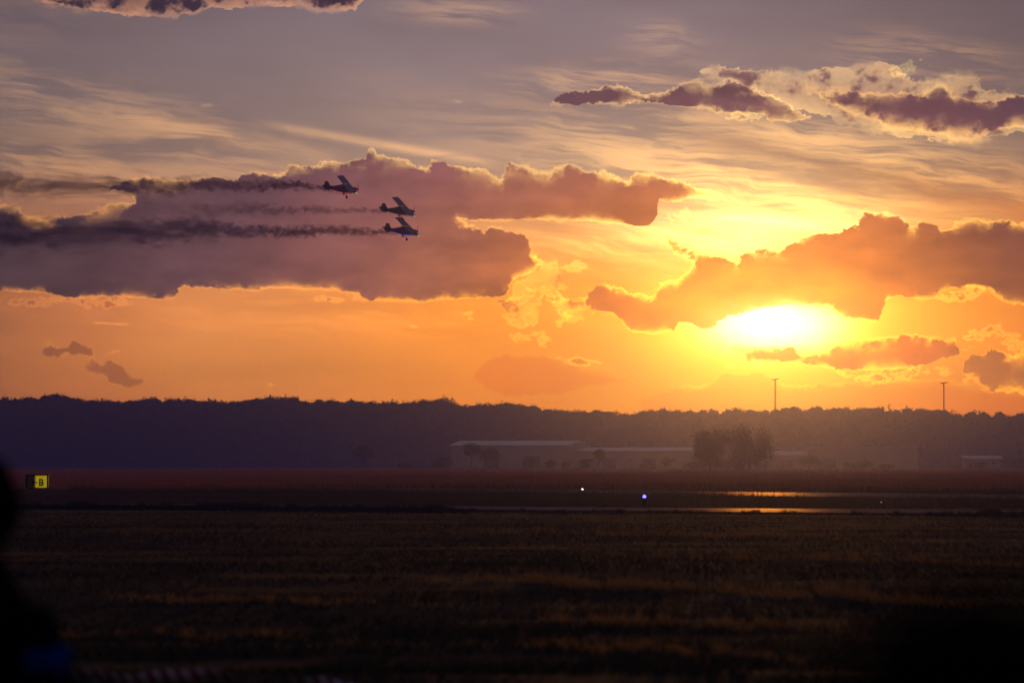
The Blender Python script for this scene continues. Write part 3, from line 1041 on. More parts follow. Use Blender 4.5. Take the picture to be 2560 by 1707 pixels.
tree(2498, 1022, 1169, 1503, 44, 'bushy treetop on the forest skyline at the far right', group=G_SKY, n=1100, leaf=0.5, trunk_frac=0.7, seed=29)
# free-standing trees in front of the wood
tree(1776, 1056, 1177, 760, 124, 'large open crowned tree, left one of the pair below the sunset', group='pair of large trees in front of the forest', n=9000, leaf=0.22, lumps=30, trunk_frac=0.0, seed=31, hollow=0.25)
tree(1874, 1056, 1177, 766, 128, 'large ragged tree with stray side branches, right one of the pair below the sunset', group='pair of large trees in front of the forest', n=8000, leaf=0.22, lumps=28, trunk_frac=0.0, seed=32, hollow=0.25)
tree(1495, 1118, 1174, 880, 46, 'small ball shaped tree in front of the middle of the long low warehouse', n=2200, leaf=0.22, lumps=14, trunk_frac=0.35, seed=33, hollow=0.3)
tree(908, 1107, 1173, 960, 76, 'faint round tree in the haze left of the gabled hangar', n=2600, leaf=0.3, trunk_frac=0.3, seed=34)
tree(1178, 1102, 1173, 950, 56, 'tree covering the front of the gabled hangar beside its gable', n=2200, leaf=0.28, trunk_frac=0.4, seed=35)
tree(1225, 1114, 1173, 945, 62, 'lower spreading tree in front of the gabled hangar roof', n=2200, leaf=0.28, trunk_frac=0.3, seed=36)
G_B = 'bushes at the far edge of the airfield'
for i, (px, yt, w, lab) in enumerate([
        (1110, 1130, 70, 'wide bush under the gable of the hangar'),
        (1326, 1132, 48, 'rounded bush in front of the right half of the hangar roof'),
        (1377, 1141, 38, 'low bush just left of the ball shaped tree'),
        (1416, 1147, 30, 'smallest bush between the hangar end and the ball shaped tree'),
        (1462, 1140, 34, 'bush touching the left side of the ball shaped tree'),
        (1620, 1150, 52, 'low spreading bush in front of the long warehouse'),
        (1665, 1133, 34, 'upright bush between the long warehouse and the pair of large trees'),
        (1730, 1146, 50, 'bush at the foot of the left large tree'),
        (1824, 1138, 70, 'bush filling the gap between the two large trees'),
        (1954, 1146, 36, 'small bush just right of the pair of large trees'),
        (2022, 1128, 88, 'big domed bush in front of the pale flat hall'),
        (2126, 1146, 44, 'bush in front of the middle of the pale flat hall'),
        (2160, 1140, 56, 'bush leaning against the right of the pale flat hall'),
        (2212, 1154, 60, 'lowest bush below the right corner of the pale flat hall'),
        (2444, 1150, 48, 'bush under the small shed at the right'),
        (2552, 1134, 74, 'dark bush at the right edge of the view'),
        (1010, 1150, 60, 'hazy low bush left of the gabled hangar')]):
    tree(px, yt, 1174, 890 + 9 * (i % 4), w, lab, 'bush', 'bush', G_B, n=1900, leaf=0.17, lumps=12, seed=50 + i, hollow=0.3, low=True)

# ------------------------------------------------------------------ far buildings
M_WALLB = mat('pale_sheet_wall', (0.40, 0.38, 0.42), rough=0.6, vary=0.12, vscale=0.2)
M_ROOFB = mat('pale_metal_roof', (0.60, 0.56, 0.60), rough=0.42, spec=0.5, vary=0.1, vscale=0.2)
M_DARK = mat('dark_opening', (0.03, 0.03, 0.035), rough=0.5)


def wall_prism(name, pts, yoff, thick, m, parent):
    bm = bmesh.new()
    add_prism(bm, [Vector((p[0], yoff, p[1])) for p in pts], (0, thick, 0))
    return from_bm(name, bm, m, parent)


def building(name, px0, px1, d, eave_y, ridge_y, depth, label, gable_px=None, doors=(), windows=(), flat=False, group='low airfield buildings before the forest'):
    """long hall, its side towards the camera; gable_px > 0 turns its left end into view"""
    a, b = at(px0, 1158, d).x, at(px1, 1158, d).x
    cx = (a + b) / 2
    root = empty(name, (cx, d, 0), label, 'building', group)
    w = b - a
    he = CAM_H + (1158 - eave_y) / FPX * d
    hr = CAM_H + (1158 - ridge_y) / FPX * d
    yaw = math.radians(-14 if gable_px else 0)
    root.rotation_euler = (0, 0, yaw)
    bm = bmesh.new(); add_box(bm, (0, 0.15, he / 2), (w, 0.3, he)); from_bm('wall', bm, M_WALLB, root)
    bm = bmesh.new(); add_box(bm, (0, depth - 0.15, he / 2), (w, 0.3, he)); from_bm('wall', bm, M_WALLB, root)
    for s in (-1, 1):
        bm = bmesh.new()
        if flat:
            add_box(bm, (s * (w / 2 - 0.15), depth / 2, he / 2), (0.3, depth - 0.604, he))
        else:
            x0 = s * (w / 2 - 0.15) - 0.15
            add_prism(bm, [Vector((x0, 0.302, 0)), Vector((x0, depth - 0.302, 0)), Vector((x0, depth - 0.302, he)), Vector((x0, depth / 2, hr - 0.12)), Vector((x0, 0.302, he))], (0.3, 0, 0))
        from_bm('gable_wall', bm, M_WALLB, root)
    if flat:
        bm = bmesh.new(); add_box(bm, (0, depth / 2, he + 0.14), (w + 0.8, depth + 0.8, 0.26)); from_bm('roof', bm, M_ROOFB, root)
    else:
        for s in (0, 1):
            y0, y1 = (-0.7, depth / 2) if s == 0 else (depth + 0.7, depth / 2)
            bm = bmesh.new()
            z0 = he - 0.1
            add_prism(bm, [Vector((-w / 2 - 0.5, y0, z0)), Vector((-w / 2 - 0.5, y1, hr)), Vector((-w / 2 - 0.5, y1, hr + 0.2)), Vector((-w / 2 - 0.5, y0, z0 + 0.2))], (w + 1.0, 0, 0))
            from_bm('roof_slope', bm, M_ROOFB, root)
    for (fx, fw, fh) in doors:
        bm = bmesh.new(); add_box(bm, (-w / 2 + fx * w, -0.05, fh / 2), (fw, 0.1, fh)); from_bm('door', bm, M_DARK, root)
    for (fx, fw, fz, fh) in windows:
        bm = bmesh.new(); add_box(bm, (-w / 2 + fx * w, -0.04, fz), (fw, 0.08, fh)); from_bm('window', bm, M_DARK, root)
    return root


building('hangar', 1120, 1425, 1235, 1113, 1102, 30, 'long gabled hangar with a pale roof behind trees, left of the low warehouse', gable_px=1,
         doors=[(0.35, 5, 4.0), (0.7, 5, 4.0)])
building('warehouse', 1430, 1742, 1240, 1127, 1119, 24, 'low long warehouse with a light roof running behind the ball shaped tree', doors=[(0.3, 4, 3.2), (0.62, 4, 3.2)], windows=[(0.15, 2, 2.6, 0.8), (0.45, 2, 2.6, 0.8), (0.8, 2, 2.6, 0.8)])
building('flat_hall', 2020, 2294, 1210, 1118, 1112, 26, 'pale flat roofed hall right of the pair of large trees', flat=True, doors=[(0.2, 3.5, 3.0)])
building('lean_to', 1926, 2016, 1216, 1138, 1128, 14, 'lower annex attached to the left end of the pale flat hall', doors=[(0.5, 3, 2.6)])
building('shed', 2412, 2502, 1180, 1146, 1140, 8, 'small low shed with dark openings near the right edge', doors=[(0.22, 2.2, 2.1), (0.55, 2.2, 2.1)], windows=[(0.8, 1.2, 1.7, 0.6)])

# fence posts along the far edge of the meadow
M_POST = mat('weathered_post', (0.05, 0.042, 0.036), rough=0.9, vary=0.2)
bm = bmesh.new()
add_tube(bm, [(0, 0, -0.3), (0, 0, 0.95)], [0.09, 0.075], 7)
add_box(bm, (0, 0, 0.99), (0.2, 0.2, 0.07))
post = from_bm('marker_post', bm, M_POST)
for i, (px, where) in enumerate([(962, 'left of the gabled hangar'), (1095, 'below the gable of the hangar'), (1330, 'below the right end of the hangar roof'), (1580, 'between the ball shaped tree and the blue light'),
                                 (1612, 'straight above the blue light'), (1790, 'under the left large tree'), (1961, 'just right of the pair of large trees'), (2153, 'below the pale flat hall'), (2326, 'between the flat hall and the shed')]):
    o = post if i == 0 else post.copy()
    if i:
        COL.objects.link(o)
    p = at(px, 1158, 985 - 3 * (i % 3))
    o.location = (p.x, p.y, float(relief(p.x, p.y)) + 0.12)
    tag(o, 'thin dark post ' + where + ', at the meadow edge', 'post', 'posts along the far edge of the meadow')

# ------------------------------------------------------------------ floodlight masts
M_MAST = mat('galvanised_steel', (0.035, 0.033, 0.035), rough=0.8, metal=0.0, vary=0.1)
M_LAMP = mat('floodlight_housing', (0.05, 0.05, 0.055), rough=0.5)


def mast(px, ytop, d, label):
    p = at(px, 1158, d)
    h = CAM_H + (1158 - ytop) / FPX * d
    root = empty('floodlight_mast', (p.x, d, 0), label, 'mast', 'floodlight masts before the forest')
    bm = bmesh.new(); add_tube(bm, [(0, 0, 0), (0, 0, h - 0.6)], [0.26, 0.16], 10); from_bm('pole', bm, M_MAST, root)
    bm = bmesh.new()
    for s in (-1, 1):
        add_tube(bm, [(0.33 + 0.16 * s, -0.1, 2), (0.33 + 0.16 * s, -0.1, h - 1.2)], 0.025, 4)
    for i in range(int((h - 4) / 0.8)):
        add_box(bm, (0.33, -0.1, 2.4 + i * 0.8), (0.30, 0.03, 0.04))
    for i in range(9):
        add_box(bm, (0.2, -0.06, 3 + i * (h - 5) / 8), (0.4, 0.06, 0.08))
    from_bm('ladder', bm, M_MAST, root)
    bm = bmesh.new(); add_box(bm, (0.1, 0, h - 0.5), (2.5, 0.22, 0.16), bevel=0.03); add_box(bm, (0, 0, h - 0.75), (0.5, 0.5, 0.34), bevel=0.05); from_bm('crossarm', bm, M_MAST, root)
    for lx, ly, tilt in ((-0.95, -0.25, -25), (-0.35, -0.32, -35), (0.45, -0.3, -30), (1.15, -0.22, -15)):
        bm = bmesh.new()
        mt = Matrix.Translation((lx, ly, h - (0.62 if lx < 0 else 0.42))) @ Matrix.Rotation(R(tilt), 4, 'X')
        add_box(bm, (0, 0, 0), (0.52, 0.34, 0.30), mt, bevel=0.04)
        add_box(bm, (0, 0.2, 0.0), (0.36, 0.1, 0.2), mt)
        from_bm('floodlight', bm, M_LAMP, root)
    return root


mast(1938, 944.5, 1420, 'tall floodlight mast standing left, straight below the sun')
mast(2360, 953.5, 1400, 'tall floodlight mast standing on the right, nearer the edge of the view')

# ------------------------------------------------------------------ taxiway sign and lights
M_BLACK = mat('black_paint', (0.012, 0.012, 0.013), rough=0.5)


def sign_face():
    m = bpy.data.materials.new('backlit_yellow_panel')
    m.use_nodes = True
    nt = m.node_tree
    nt.nodes.clear()
    old, S.tree = S.tree, nt
    t = nt.nodes.new('ShaderNodeTexCoord')
    x, y, z = split(S(t.outputs['Object']))
    lit = step(x, -0.17, -0.02, 0.0, 1.0) * step(x, 0.66, 0.56) * linear(noise(vec(x * 9, z * 9), 1.0, 4, 0.6), 0.3, 0.7, 0.86, 1.08)
    grime = step(noise(vec(x * 12, z * 20), 1.0, 5, 0.7) + (z - 0.12) * 1.6, 0.35, 0.62)
    out = nt.nodes.new('ShaderNodeOutputMaterial')
    p = nt.nodes.new('ShaderNodeBsdfPrincipled')
    p.inputs['Base Color'].default_value = (0.55, 0.38, 0.0, 1)
    p.inputs['Base Color'].default_value = (0.20, 0.13, 0.0, 1)
    p.inputs['Roughness'].default_value = 0.5
    p.inputs['Emission Color'].default_value = (0.30, 0.225, 0.0, 1)
    nt.links.new((lit * linear(grime, 0, 1, 0.45, 1.0)).s, p.inputs['Emission Strength'])
    nt.links.new(p.outputs[0], out.inputs['Surface'])
    S.tree = old
    return m


sd_ = 219.0
sp = at(93, 1158, sd_)
sroot = empty('taxiway_sign', (sp.x, sd_, float(relief(sp.x, sd_))), 'yellow taxiway sign with a black arrow and letter, its right half lit', 'sign')
W_, H_ = 1.30, 0.80
bm = bmesh.new()
add_box(bm, (0, 0, 0.10 + H_ - 0.035), (W_, 0.20, 0.07), bevel=0.01)
add_box(bm, (0, 0, 0.10 + 0.02), (W_, 0.20, 0.04), bevel=0.01)
for s in (-1, 1):
    add_box(bm, (s * (W_ / 2 - 0.045), 0, 0.10 + H_ / 2 - 0.012), (0.09, 0.20, H_ - 0.112), bevel=0.01)
from_bm('frame', bm, M_BLACK, sroot)
bm = bmesh.new(); add_box(bm, (0, 0, 0.10 + H_ / 2 - 0.012), (W_ - 0.184, 0.10, H_ - 0.114)); from_bm('panel', bm, sign_face(), sroot)
for s in (-0.42, 0.42):
    bm = bmesh.new(); add_tube(bm, [(s, 0, -0.1), (s, 0, 0.098)], 0.035, 8); from_bm('leg', bm, M_BLACK, sroot)


def letter_b(parent, x0, z0, w, h, st, m):
    """capital B from a stem and two rings of quads, raised 8 mm off the panel"""
    bm = bmesh.new()
    yf = -0.062
    add_box(bm, (x0 + st / 2, yf, z0 + h / 2), (st, 0.012, h))

    def bowl(zb, hb, wb):
        n = 14
        out, inn = [], []
        r = hb / 2
        fl = wb - r
        for i in range(n + 1):
            a = -math.pi / 2 + math.pi * i / n
            out.append((x0 + fl + math.cos(a) * r, zb + r + math.sin(a) * r))
            inn.append((x0 + fl + math.cos(a) * (r - st), zb + r + math.sin(a) * (r - st)))
        out = [(x0 + st, zb)] + out + [(x0 + st, zb + hb)]
        inn = [(x0 + st, zb + st)] + inn + [(x0 + st, zb + hb - st)]
        f0 = [bm.verts.new((p[0], yf - 0.006, p[1])) for p in out]
        g0 = [bm.verts.new((p[0], yf - 0.006, p[1])) for p in inn]
        f1 = [bm.verts.new((p[0], yf + 0.006, p[1])) for p in out]
        g1 = [bm.verts.new((p[0], yf + 0.006, p[1])) for p in inn]
        for i in range(len(out) - 1):
            bm.faces.new((f0[i], f0[i + 1], g0[i + 1], g0[i]))
            bm.faces.new((f1[i], g1[i], g1[i + 1], f1[i + 1]))
            bm.faces.new((f0[i], f1[i], f1[i + 1], f0[i + 1]))
            bm.faces.new((g0[i], g0[i + 1], g1[i + 1], g1[i]))
    bowl(z0, h * 0.54, w)
    bowl(z0 + h * 0.54 - st, h * 0.46 + st, w * 0.93)
    bmesh.ops.recalc_face_normals(bm, faces=bm.faces[:])
    return from_bm('letter', bm, m, parent)


letter_b(sroot, 0.115, 0.24, 0.262, 0.41, 0.080, M_BLACK)
bm = bmesh.new()
yf = -0.062
add_box(bm, (-0.13, yf, 0.44), (0.32, 0.012, 0.066))
for s in (-1, 1):
    mt = Matrix.Translation((-0.286, yf - 0.001, 0.44)) @ Matrix.Rotation(R(-s * 42), 4, 'Y')
    add_box(bm, (0.085, 0, 0.0), (0.19, 0.012, 0.062), mt)
from_bm('arrow', bm, M_BLACK, sroot)


def edge_light(px, ybase, h, rad, lens_r, name, label, color, power, can=True):
    p = on_ground(px, ybase)
    z = float(relief(p.x, p.y))
    root = empty(name, (p.x, p.y, z), label, 'light', 'small airfield lights')
    m = mat('lamp_lens', (0.1, 0.1, 0.12), rough=0.2, emit=color, estr=power)
    bm = bmesh.new()
    if can:
        add_tube(bm, [(0, 0, -0.05), (0, 0, h * 0.16), (0, 0, h * 0.2), (0, 0, h * 0.78), (0, 0, h * 0.80), (0, 0, h * 0.86)],
                 [rad * 1.05, rad * 1.05, rad * 0.92, rad, rad * 0.8, rad * 0.6], 14)
    else:
        add_tube(bm, [(0, 0, -0.05), (0, 0, 0.03), (0, 0, 0.04), (0, 0, h * 0.7), (0, 0, h * 0.72), (0, 0, h * 0.84)], [rad * 1.5, rad * 1.5, rad * 0.35, rad * 0.35, rad, rad], 12)
    from_bm('housing', bm, M_BLACK, root, smooth=False)
    bm = bmesh.new(); add_ball(bm, (0, 0, h * 0.86 + lens_r * 0.6), lens_r, (1, 1, 1.1), 2); from_bm('lens', bm, m, root, smooth=True)
    return root


edge_light(1611, 1265, 0.44, 0.095, 0.062, 'taxiway_light', 'blue glowing taxiway light on a stout dark can', (0.12, 0.10, 1.0), 6.0)
edge_light(1456, 1231, 0.24, 0.05, 0.045, 'runway_light', 'small white glowing light in the grass left of the blue light', (0.85, 0.92, 1.0), 4.0, can=False)
edge_light(2203, 1264, 0.20, 0.05, 0.030, 'runway_light', 'tiny warm glowing light in the grass right of the blue light', (1.0, 0.55, 0.25), 0.35, can=False)

# ------------------------------------------------------------------ aircraft
M_FUS = mat('dark_aircraft_paint', (0.055, 0.048, 0.055), rough=0.45, vary=0.15, vscale=1.5)
M_WING = mat('grey_wing_fabric', (0.26, 0.26, 0.30), rough=0.5, vary=0.10, vscale=1.2)
M_GLASS = mat('cabin_glass', (0.02, 0.02, 0.025), rough=0.08, spec=0.6)
M_SKYL = mat('sky_pale_roof_glass', (0.55, 0.5, 0.48), rough=0.12, spec=0.8)  # opaque pale colour stands in for bright sky showing through the glass
M_TYRE = mat('tyre_rubber', (0.015, 0.015, 0.015), rough=0.85)
M_RIM = mat('wheel_rim', (0.15, 0.15, 0.15), rough=0.4, metal=0.5)
M_GREEN = mat('green_nav_lens', (0.02, 0.1, 0.06), rough=0.2, emit=(0.25, 1.0, 0.65), estr=3.0)
M_REDN = mat('red_nav_lens', (0.1, 0.01, 0.01), rough=0.2, emit=(1.0, 0.08, 0.04), estr=3.0)


def section(x, hw, zb, zt, n=16, p=3.0):
    pts = []
    for k in range(n):
        a = 2 * math.pi * k / n
        c, s = math.cos(a), math.sin(a)
        pts.append(Vector((x, hw * math.copysign(abs(c) ** (2 / p), c), (zb + zt) / 2 + (zt - zb) / 2 * math.copysign(abs(s) ** (2 / p), s))))
    return pts


def airfoil(y, x_le, chord, z, t=0.16, x_te=None):
    up = [(0, 0), (0.03, 0.42), (0.12, 0.75), (0.3, 1.0), (0.55, 0.80), (0.8, 0.42), (1.0, 0.05)]
    dn = [(0.8, -0.10), (0.5, -0.22), (0.2, -0.30), (0.05, -0.22)]
    return [Vector((x_le - chord * f, y, z + t * g)) for f, g in up + dn]


def make_aircraft(colour_name, strip_emit, cowl, label):
    root = empty('light_aircraft', (0, 0, 0), label, 'aircraft', 'light aircraft flying in formation')
    bm = bmesh.new()
    add_loft(bm, [section(1.35, .47, -.60, .36), section(0.85, .50, -.66, .46), section(0.45, .52, -.70, .84), section(-.6, .50, -.68, .88), section(-1.1, .44, -.58, .70),
                  section(-1.9, .32, -.40, .52), section(-3.0, .17, -.16, .37), section(-4.0, .05, .02, .28)])
    from_bm('fuselage', bm, M_FUS, root, smooth=True)
    # nose: upper cowling dark, lower cowling in the aircraft's colour, strip light added as glow on red and blue
    bm = bmesh.new()
    add_loft(bm, [section(2.34, .26, -.04, .20), section(2.1, .36, -.02, .29), section(1.352, .46, 0.0, .40)])
    from_bm('upper_cowling', bm, M_FUS, root, smooth=True)
    bm = bmesh.new()
    add_loft(bm, [section(2.30, .27, -.30, -.02), section(2.0, .37, -.48, .02), section(1.352, .475, -.62, .04)])
    from_bm('lower_cowling', bm, cowl, root, smooth=True)
    bm = bmesh.new()
    add_loft(bm, [section(2.35, .17, -.13, .19, 12, 2), section(2.50, .13, -.09, .15, 12, 2), section(2.66, .03, .01, .05, 12, 2)])
    from_bm('spinner', bm, M_FUS, root, smooth=True)
    for k in range(3):
        a = R(78 + 120 * k)
        bm = bmesh.new()
        u = Vector((0, math.cos(a), math.sin(a)))
        w = Vector((0.35, -math.sin(a) * 0.94, math.cos(a) * 0.94))
        c0 = Vector((2.43, 0, 0.03))
        rings = []
        for rr, ch, th in ((0.10, .07, .05), (0.35, .13, .035), (0.65, .12, .022), (0.92, .05, .012)):
            p = c0 + u * rr
            q = Vector((1, 0, 0)).cross(w).normalized()
            rings.append([p + w * ch * .5, p + w.cross(u) * th, p - w * ch * .5, p - w.cross(u) * th])
        add_loft(bm, rings)
        from_bm('propeller_blade', bm, M_BLACK, root)
    # wing halves with a glazed gap over the cabin
    for s in (-1, 1):
        bm = bmesh.new()
        st = [(s * .30, 0), (s * 4.30, 0), (s * 4.52, .03), (s * 4.62, .12)]
        add_loft(bm, [airfoil(y, .87 - dx_ * 1.2, .98 - dx_ * 1.6, .90 - dx_ * 0.1, .17 - dx_ * 0.9) for y, dx_ in st])
        wing = from_bm('wing', bm, M_WING, root, smooth=False)
        for nm, y0, y1, droop in (('flap', .34, 2.36, 0.05), ('aileron', 2.40, 4.46, 0.02)):
            bm = bmesh.new()
            add_loft(bm, [[Vector((-.125, s * yy, .985)), Vector((-.53, s * yy, .90 - droop)), Vector((-.53, s * yy, .885 - droop)), Vector((-.125, s * yy, .872))] for yy in (y0, y1)])
            from_bm(nm, bm, M_WING, wing)
        bm = bmesh.new()
        for i in range(9):
            yy = s * (0.55 + i * 0.46)
            add_loft(bm, [[Vector((.868 - .98 * f, yy + e, .903 + .17 * g + .006)) for f, g in ((.02, .36), (.12, .75), (.3, 1.0), (.55, .8), (.8, .42), (.98, .08))] for e in (-.012, .012)], cap=False)
        from_bm('rib_tape', bm, M_FUS, wing)
        for xa, xb in ((.55, .62), (-.10, -.05)):
            bm = bmesh.new()
            add_tube(bm, [(xa - .1, s * .50, -.56), (xb, s * 2.55, .86)], .035, 6)
            from_bm('wing_strut', bm, M_FUS, root)
        bm = bmesh.new(); add_ball(bm, (.60, s * 4.64, .93), .05, (1.4, .8, .8), 2)
        from_bm('nav_light', bm, M_GREEN if s < 0 else M_REDN, wing, smooth=True)
        # tailplane
        bm = bmesh.new()
        add_loft(bm, [[Vector((xl, s * y, z + .025)), Vector((xm, s * y, z + .035)), Vector((xt, s * y, z)), Vector((xm, s * y, z - .03))] for y, xl, xm, xt, z in ((.06, -3.15, -3.5, -3.76, .16), (1.1, -3.30, -3.5, -3.76, .16), (1.32, -3.45, -3.55, -3.74, .16))])
        tp = from_bm('tailplane', bm, M_FUS, root)
        bm = bmesh.new()
        add_loft(bm, [[Vector((-3.78, s * y, .18)), Vector((xt, s * y, .12)), Vector((xt, s * y, .10)), Vector((-3.78, s * y, .13))] for y, xt in ((.10, -4.22), (1.1, -4.22), (1.30, -4.10))])
        from_bm('elevator', bm, M_FUS, tp)
        # side windows, door seam, coloured light strip along the chine
        bm = bmesh.new()
        add_prism(bm, [Vector((.88, s * .505, .18)), Vector((.45, s * .535, .70)), Vector((-.25, s * .53, .72)), Vector((-.25, s * .53, .16))], (0, s * .012, 0))
        from_bm('side_window', bm, M_GLASS, root)
        bm = bmesh.new()
        add_prism(bm, [Vector((-.32, s * .525, .16)), Vector((-.32, s * .525, .70)), Vector((-.85, s * .495, .62)), Vector((-.95, s * .485, .20))], (0, s * .012, 0))
        from_bm('side_window', bm, M_GLASS, root)
        bm = bmesh.new()
        add_tube(bm, [(-3.1, s * .13, -.12), (-1.9, s * .30, -.34), (-1.1, s * .42, -.50), (-.5, s * .465, -.61), (.2, s * .49, -.63), (.85, s * .475, -.60), (1.36, s * .45, -.55)], [.022, .028, .032, .034, .034, .034, .03], 6)
        ls = from_bm('light_strip', bm, strip_emit, root)
        ls['label'] = colour_name + ' glowing strip along the lower edge of the fuselage'
        # main gear
        bm = bmesh.new()
        add_tube(bm, [(.25, s * .36, -.66), (.18, s * .72, -1.10), (.15, s * .95, -1.24)], [.05, .045, .04], 7)
        add_tube(bm, [(-.30, s * .36, -.66), (.13, s * .90, -1.20)], .03, 6)
        from_bm('gear_leg', bm, M_FUS, root)
        bm = bmesh.new()
        q = bmesh.ops.create_circle(bm, segments=8, radius=.085)
        prof = [v.co.copy() for v in q['verts']]
        bm.free()
        bm = bmesh.new()
        rings = []
        for i in range(18):
            a = 2 * math.pi * i / 18
            rings.append([Vector((.15 + math.cos(a) * (.155 + p.x), s * 1.0 + p.y * .9, -1.27 + math.sin(a) * (.155 + p.x))) for p in prof])
        rings.append(rings[0])
        add_loft(bm, rings, cap=False)
        bmesh.ops.remove_doubles(bm, verts=bm.verts[:], dist=1e-4)
        wh = from_bm('wheel', bm, M_TYRE, root, smooth=True)
        bm = bmesh.new(); add_tube(bm, [(.15, s * .95, -1.27), (.15, s * 1.05, -1.27)], .10, 12); from_bm('rim', bm, M_RIM, wh)
    bm = bmesh.new()
    add_loft(bm, [[Vector((.80, y, .98)), Vector((.55, y, 1.05)), Vector((.10, y, 1.02)), Vector((.10, y, .99)), Vector((.55, y, 1.02)), Vector((.80, y, .95))] for y in (-.296, .296)])
    from_bm('skylight', bm, M_SKYL, root)
    bm = bmesh.new()
    add_prism(bm, [Vector((.862, -.42, .46)), Vector((.862, .42, .46)), Vector((.49, .46, .86)), Vector((.49, -.46, .86))], (.02, 0, .015))
    from_bm('windscreen', bm, M_GLASS, root)
    # fin and rudder
    bm = bmesh.new()
    add_prism(bm, [Vector((-2.75, -.03, .38)), Vector((-3.05, -.03, .56)), Vector((-3.52, -.03, 1.32)), Vector((-3.72, -.03, 1.36)), Vector((-3.74, -.03, .06)), Vector((-3.4, -.03, .0))], (0, .06, 0))
    fin = from_bm('fin', bm, M_FUS, root)
    bm = bmesh.new()
    add_prism(bm, [Vector((-3.765, -.025, 1.36)), Vector((-4.10, -.025, 1.34)), Vector((-4.24, -.025, .55)), Vector((-4.20, -.025, -.16)), Vector((-3.765, -.025, -.10))], (0, .05, 0))
    from_bm('rudder', bm, M_FUS, fin)
    # tail wheel, exhaust
    bm = bmesh.new(); add_tube(bm, [(-3.5, 0, .0), (-3.72, 0, -.17)], .022, 6); add_ball(bm, (-3.75, 0, -.22), .09, (1, .4, 1), 2); from_bm('tail_wheel', bm, M_TYRE, root)
    bm = bmesh.new(); add_tube(bm, [(1.5, -.12, -.60), (1.2, -.14, -.78), (.85, -.14, -.82)], .05, 8); from_bm('exhaust_pipe', bm, M_BLACK, root)
    return root


M_SRED = mat('red_light_strip', (0.3, 0.02, 0.02), rough=0.4, emit=(1.0, 0.03, 0.03), estr=0.45)
M_SAMB = mat('amber_light_strip', (0.2, 0.1, 0.04), rough=0.4, emit=(1.0, 0.42, 0.22), estr=0.22)
M_SBLU = mat('blue_light_strip', (0.02, 0.03, 0.3), rough=0.4, emit=(0.05, 0.07, 1.0), estr=0.95)
M_CRED = mat('red_cowling_lit_paint', (0.35, 0.015, 0.02), rough=0.4, emit=(1.0, 0.02, 0.03), estr=0.22)  # red paint plus emission imitating strip light falling on the cowling
M_CDRK = mat('grey_cowling_paint', (0.07, 0.055, 0.05), rough=0.4)
M_CBLU = mat('blue_cowling_lit_paint', (0.05, 0.06, 0.35), rough=0.4, emit=(0.06, 0.08, 1.0), estr=0.6)  # emission imitates the blue strips lighting this cowling, no lamp of its own
PLANE_D = 705.0
planes = []
for (nm, em, cw, label, wc, yaw, bank) in [
        ('red', M_SRED, M_CRED, 'topmost banking light aircraft with a red belly strip and red cowling', (867.5, 460.5), 20.5, 24),
        ('pale amber', M_SAMB, M_CDRK, 'middle banking light aircraft with a plain dark nose, above the blue one', (1008.6, 516.0), 24.5, 25.5),
        ('blue', M_SBLU, M_CBLU, 'lowest banking light aircraft with bright blue light strips along its belly', (1017.8, 565.8), 25.5, 24.5)]:
    o = make_aircraft(nm, em, cw, label)
    rot = Matrix.Rotation(R(yaw), 4, 'Z') @ Matrix.Rotation(R(1.0), 4, 'Y') @ Matrix.Rotation(R(bank), 4, 'X')
    o.rotation_euler = rot.to_euler()
    o.location = at(wc[0], wc[1], PLANE_D) - (rot @ Vector((.17, 0, .95)))
    planes.append(o)


# ------------------------------------------------------------------ smoke trails
def smoke_material(name, length, color, color2, dens, r0, r1, path, dens_curve, absorb=None, aniso=0.2, seed=0.0):
    m = bpy.data.materials.new(name)
    m.use_nodes = True
    nt = m.node_tree
    nt.nodes.clear()
    old, S.tree = S.tree, nt
    t = nt.nodes.new('ShaderNodeTexCoord')
    x, y, z = split(S(t.outputs['Object']))
    s = x * (-1.0 / length)
    ctr = curve(s, path)
    rad = linear(s, 0.0, 1.0, r0, r1)
    big = noise(vec(x * 0.13 + seed, y * 0.25, z * 0.25), 1.0, 3, 0.55, dims='3D', color=True)
    bx, by, bz = split(big)
    k_ = linear(s, 0.0, 0.7, 1.5, 0.55)
    puff = noise(vec(x * k_ + seed, y * k_, z * k_), 1.0, 5, 0.58, dist=0.9, dims='3D', color=True)
    px_, py_, pz_ = split(puff)
    zz = z - ctr + (bz - 0.5) * rad * 2.3 + (pz_ - 0.5) * rad * 3.0
    yy = y + (by - 0.5) * rad * 0.8 + (py_ - 0.5) * rad * 1.6
    rr = M('SQRT', yy * yy + zz * zz) / rad
    fall = step(rr + (px_ - 0.5) * 3.4, 1.05, 0.25)
    d = fall * curve(s, dens_curve) * dens * step(s, -0.002, 0.004)
    v = nt.nodes.new('ShaderNodeVolumePrincipled')
    put(v.inputs['Color'], mix(step(s, 0.03, 0.35), color, color2))
    if absorb:
        v.inputs['Absorption Color'].default_value = absorb
    v.inputs['Anisotropy'].default_value = aniso
    nt.links.new(d.s, v.inputs['Density'])
    out = nt.nodes.new('ShaderNodeOutputMaterial')
    nt.links.new(v.outputs[0], out.inputs['Volume'])
    S.tree = old
    m.cycles.volume_step_rate = 0.07
    return m


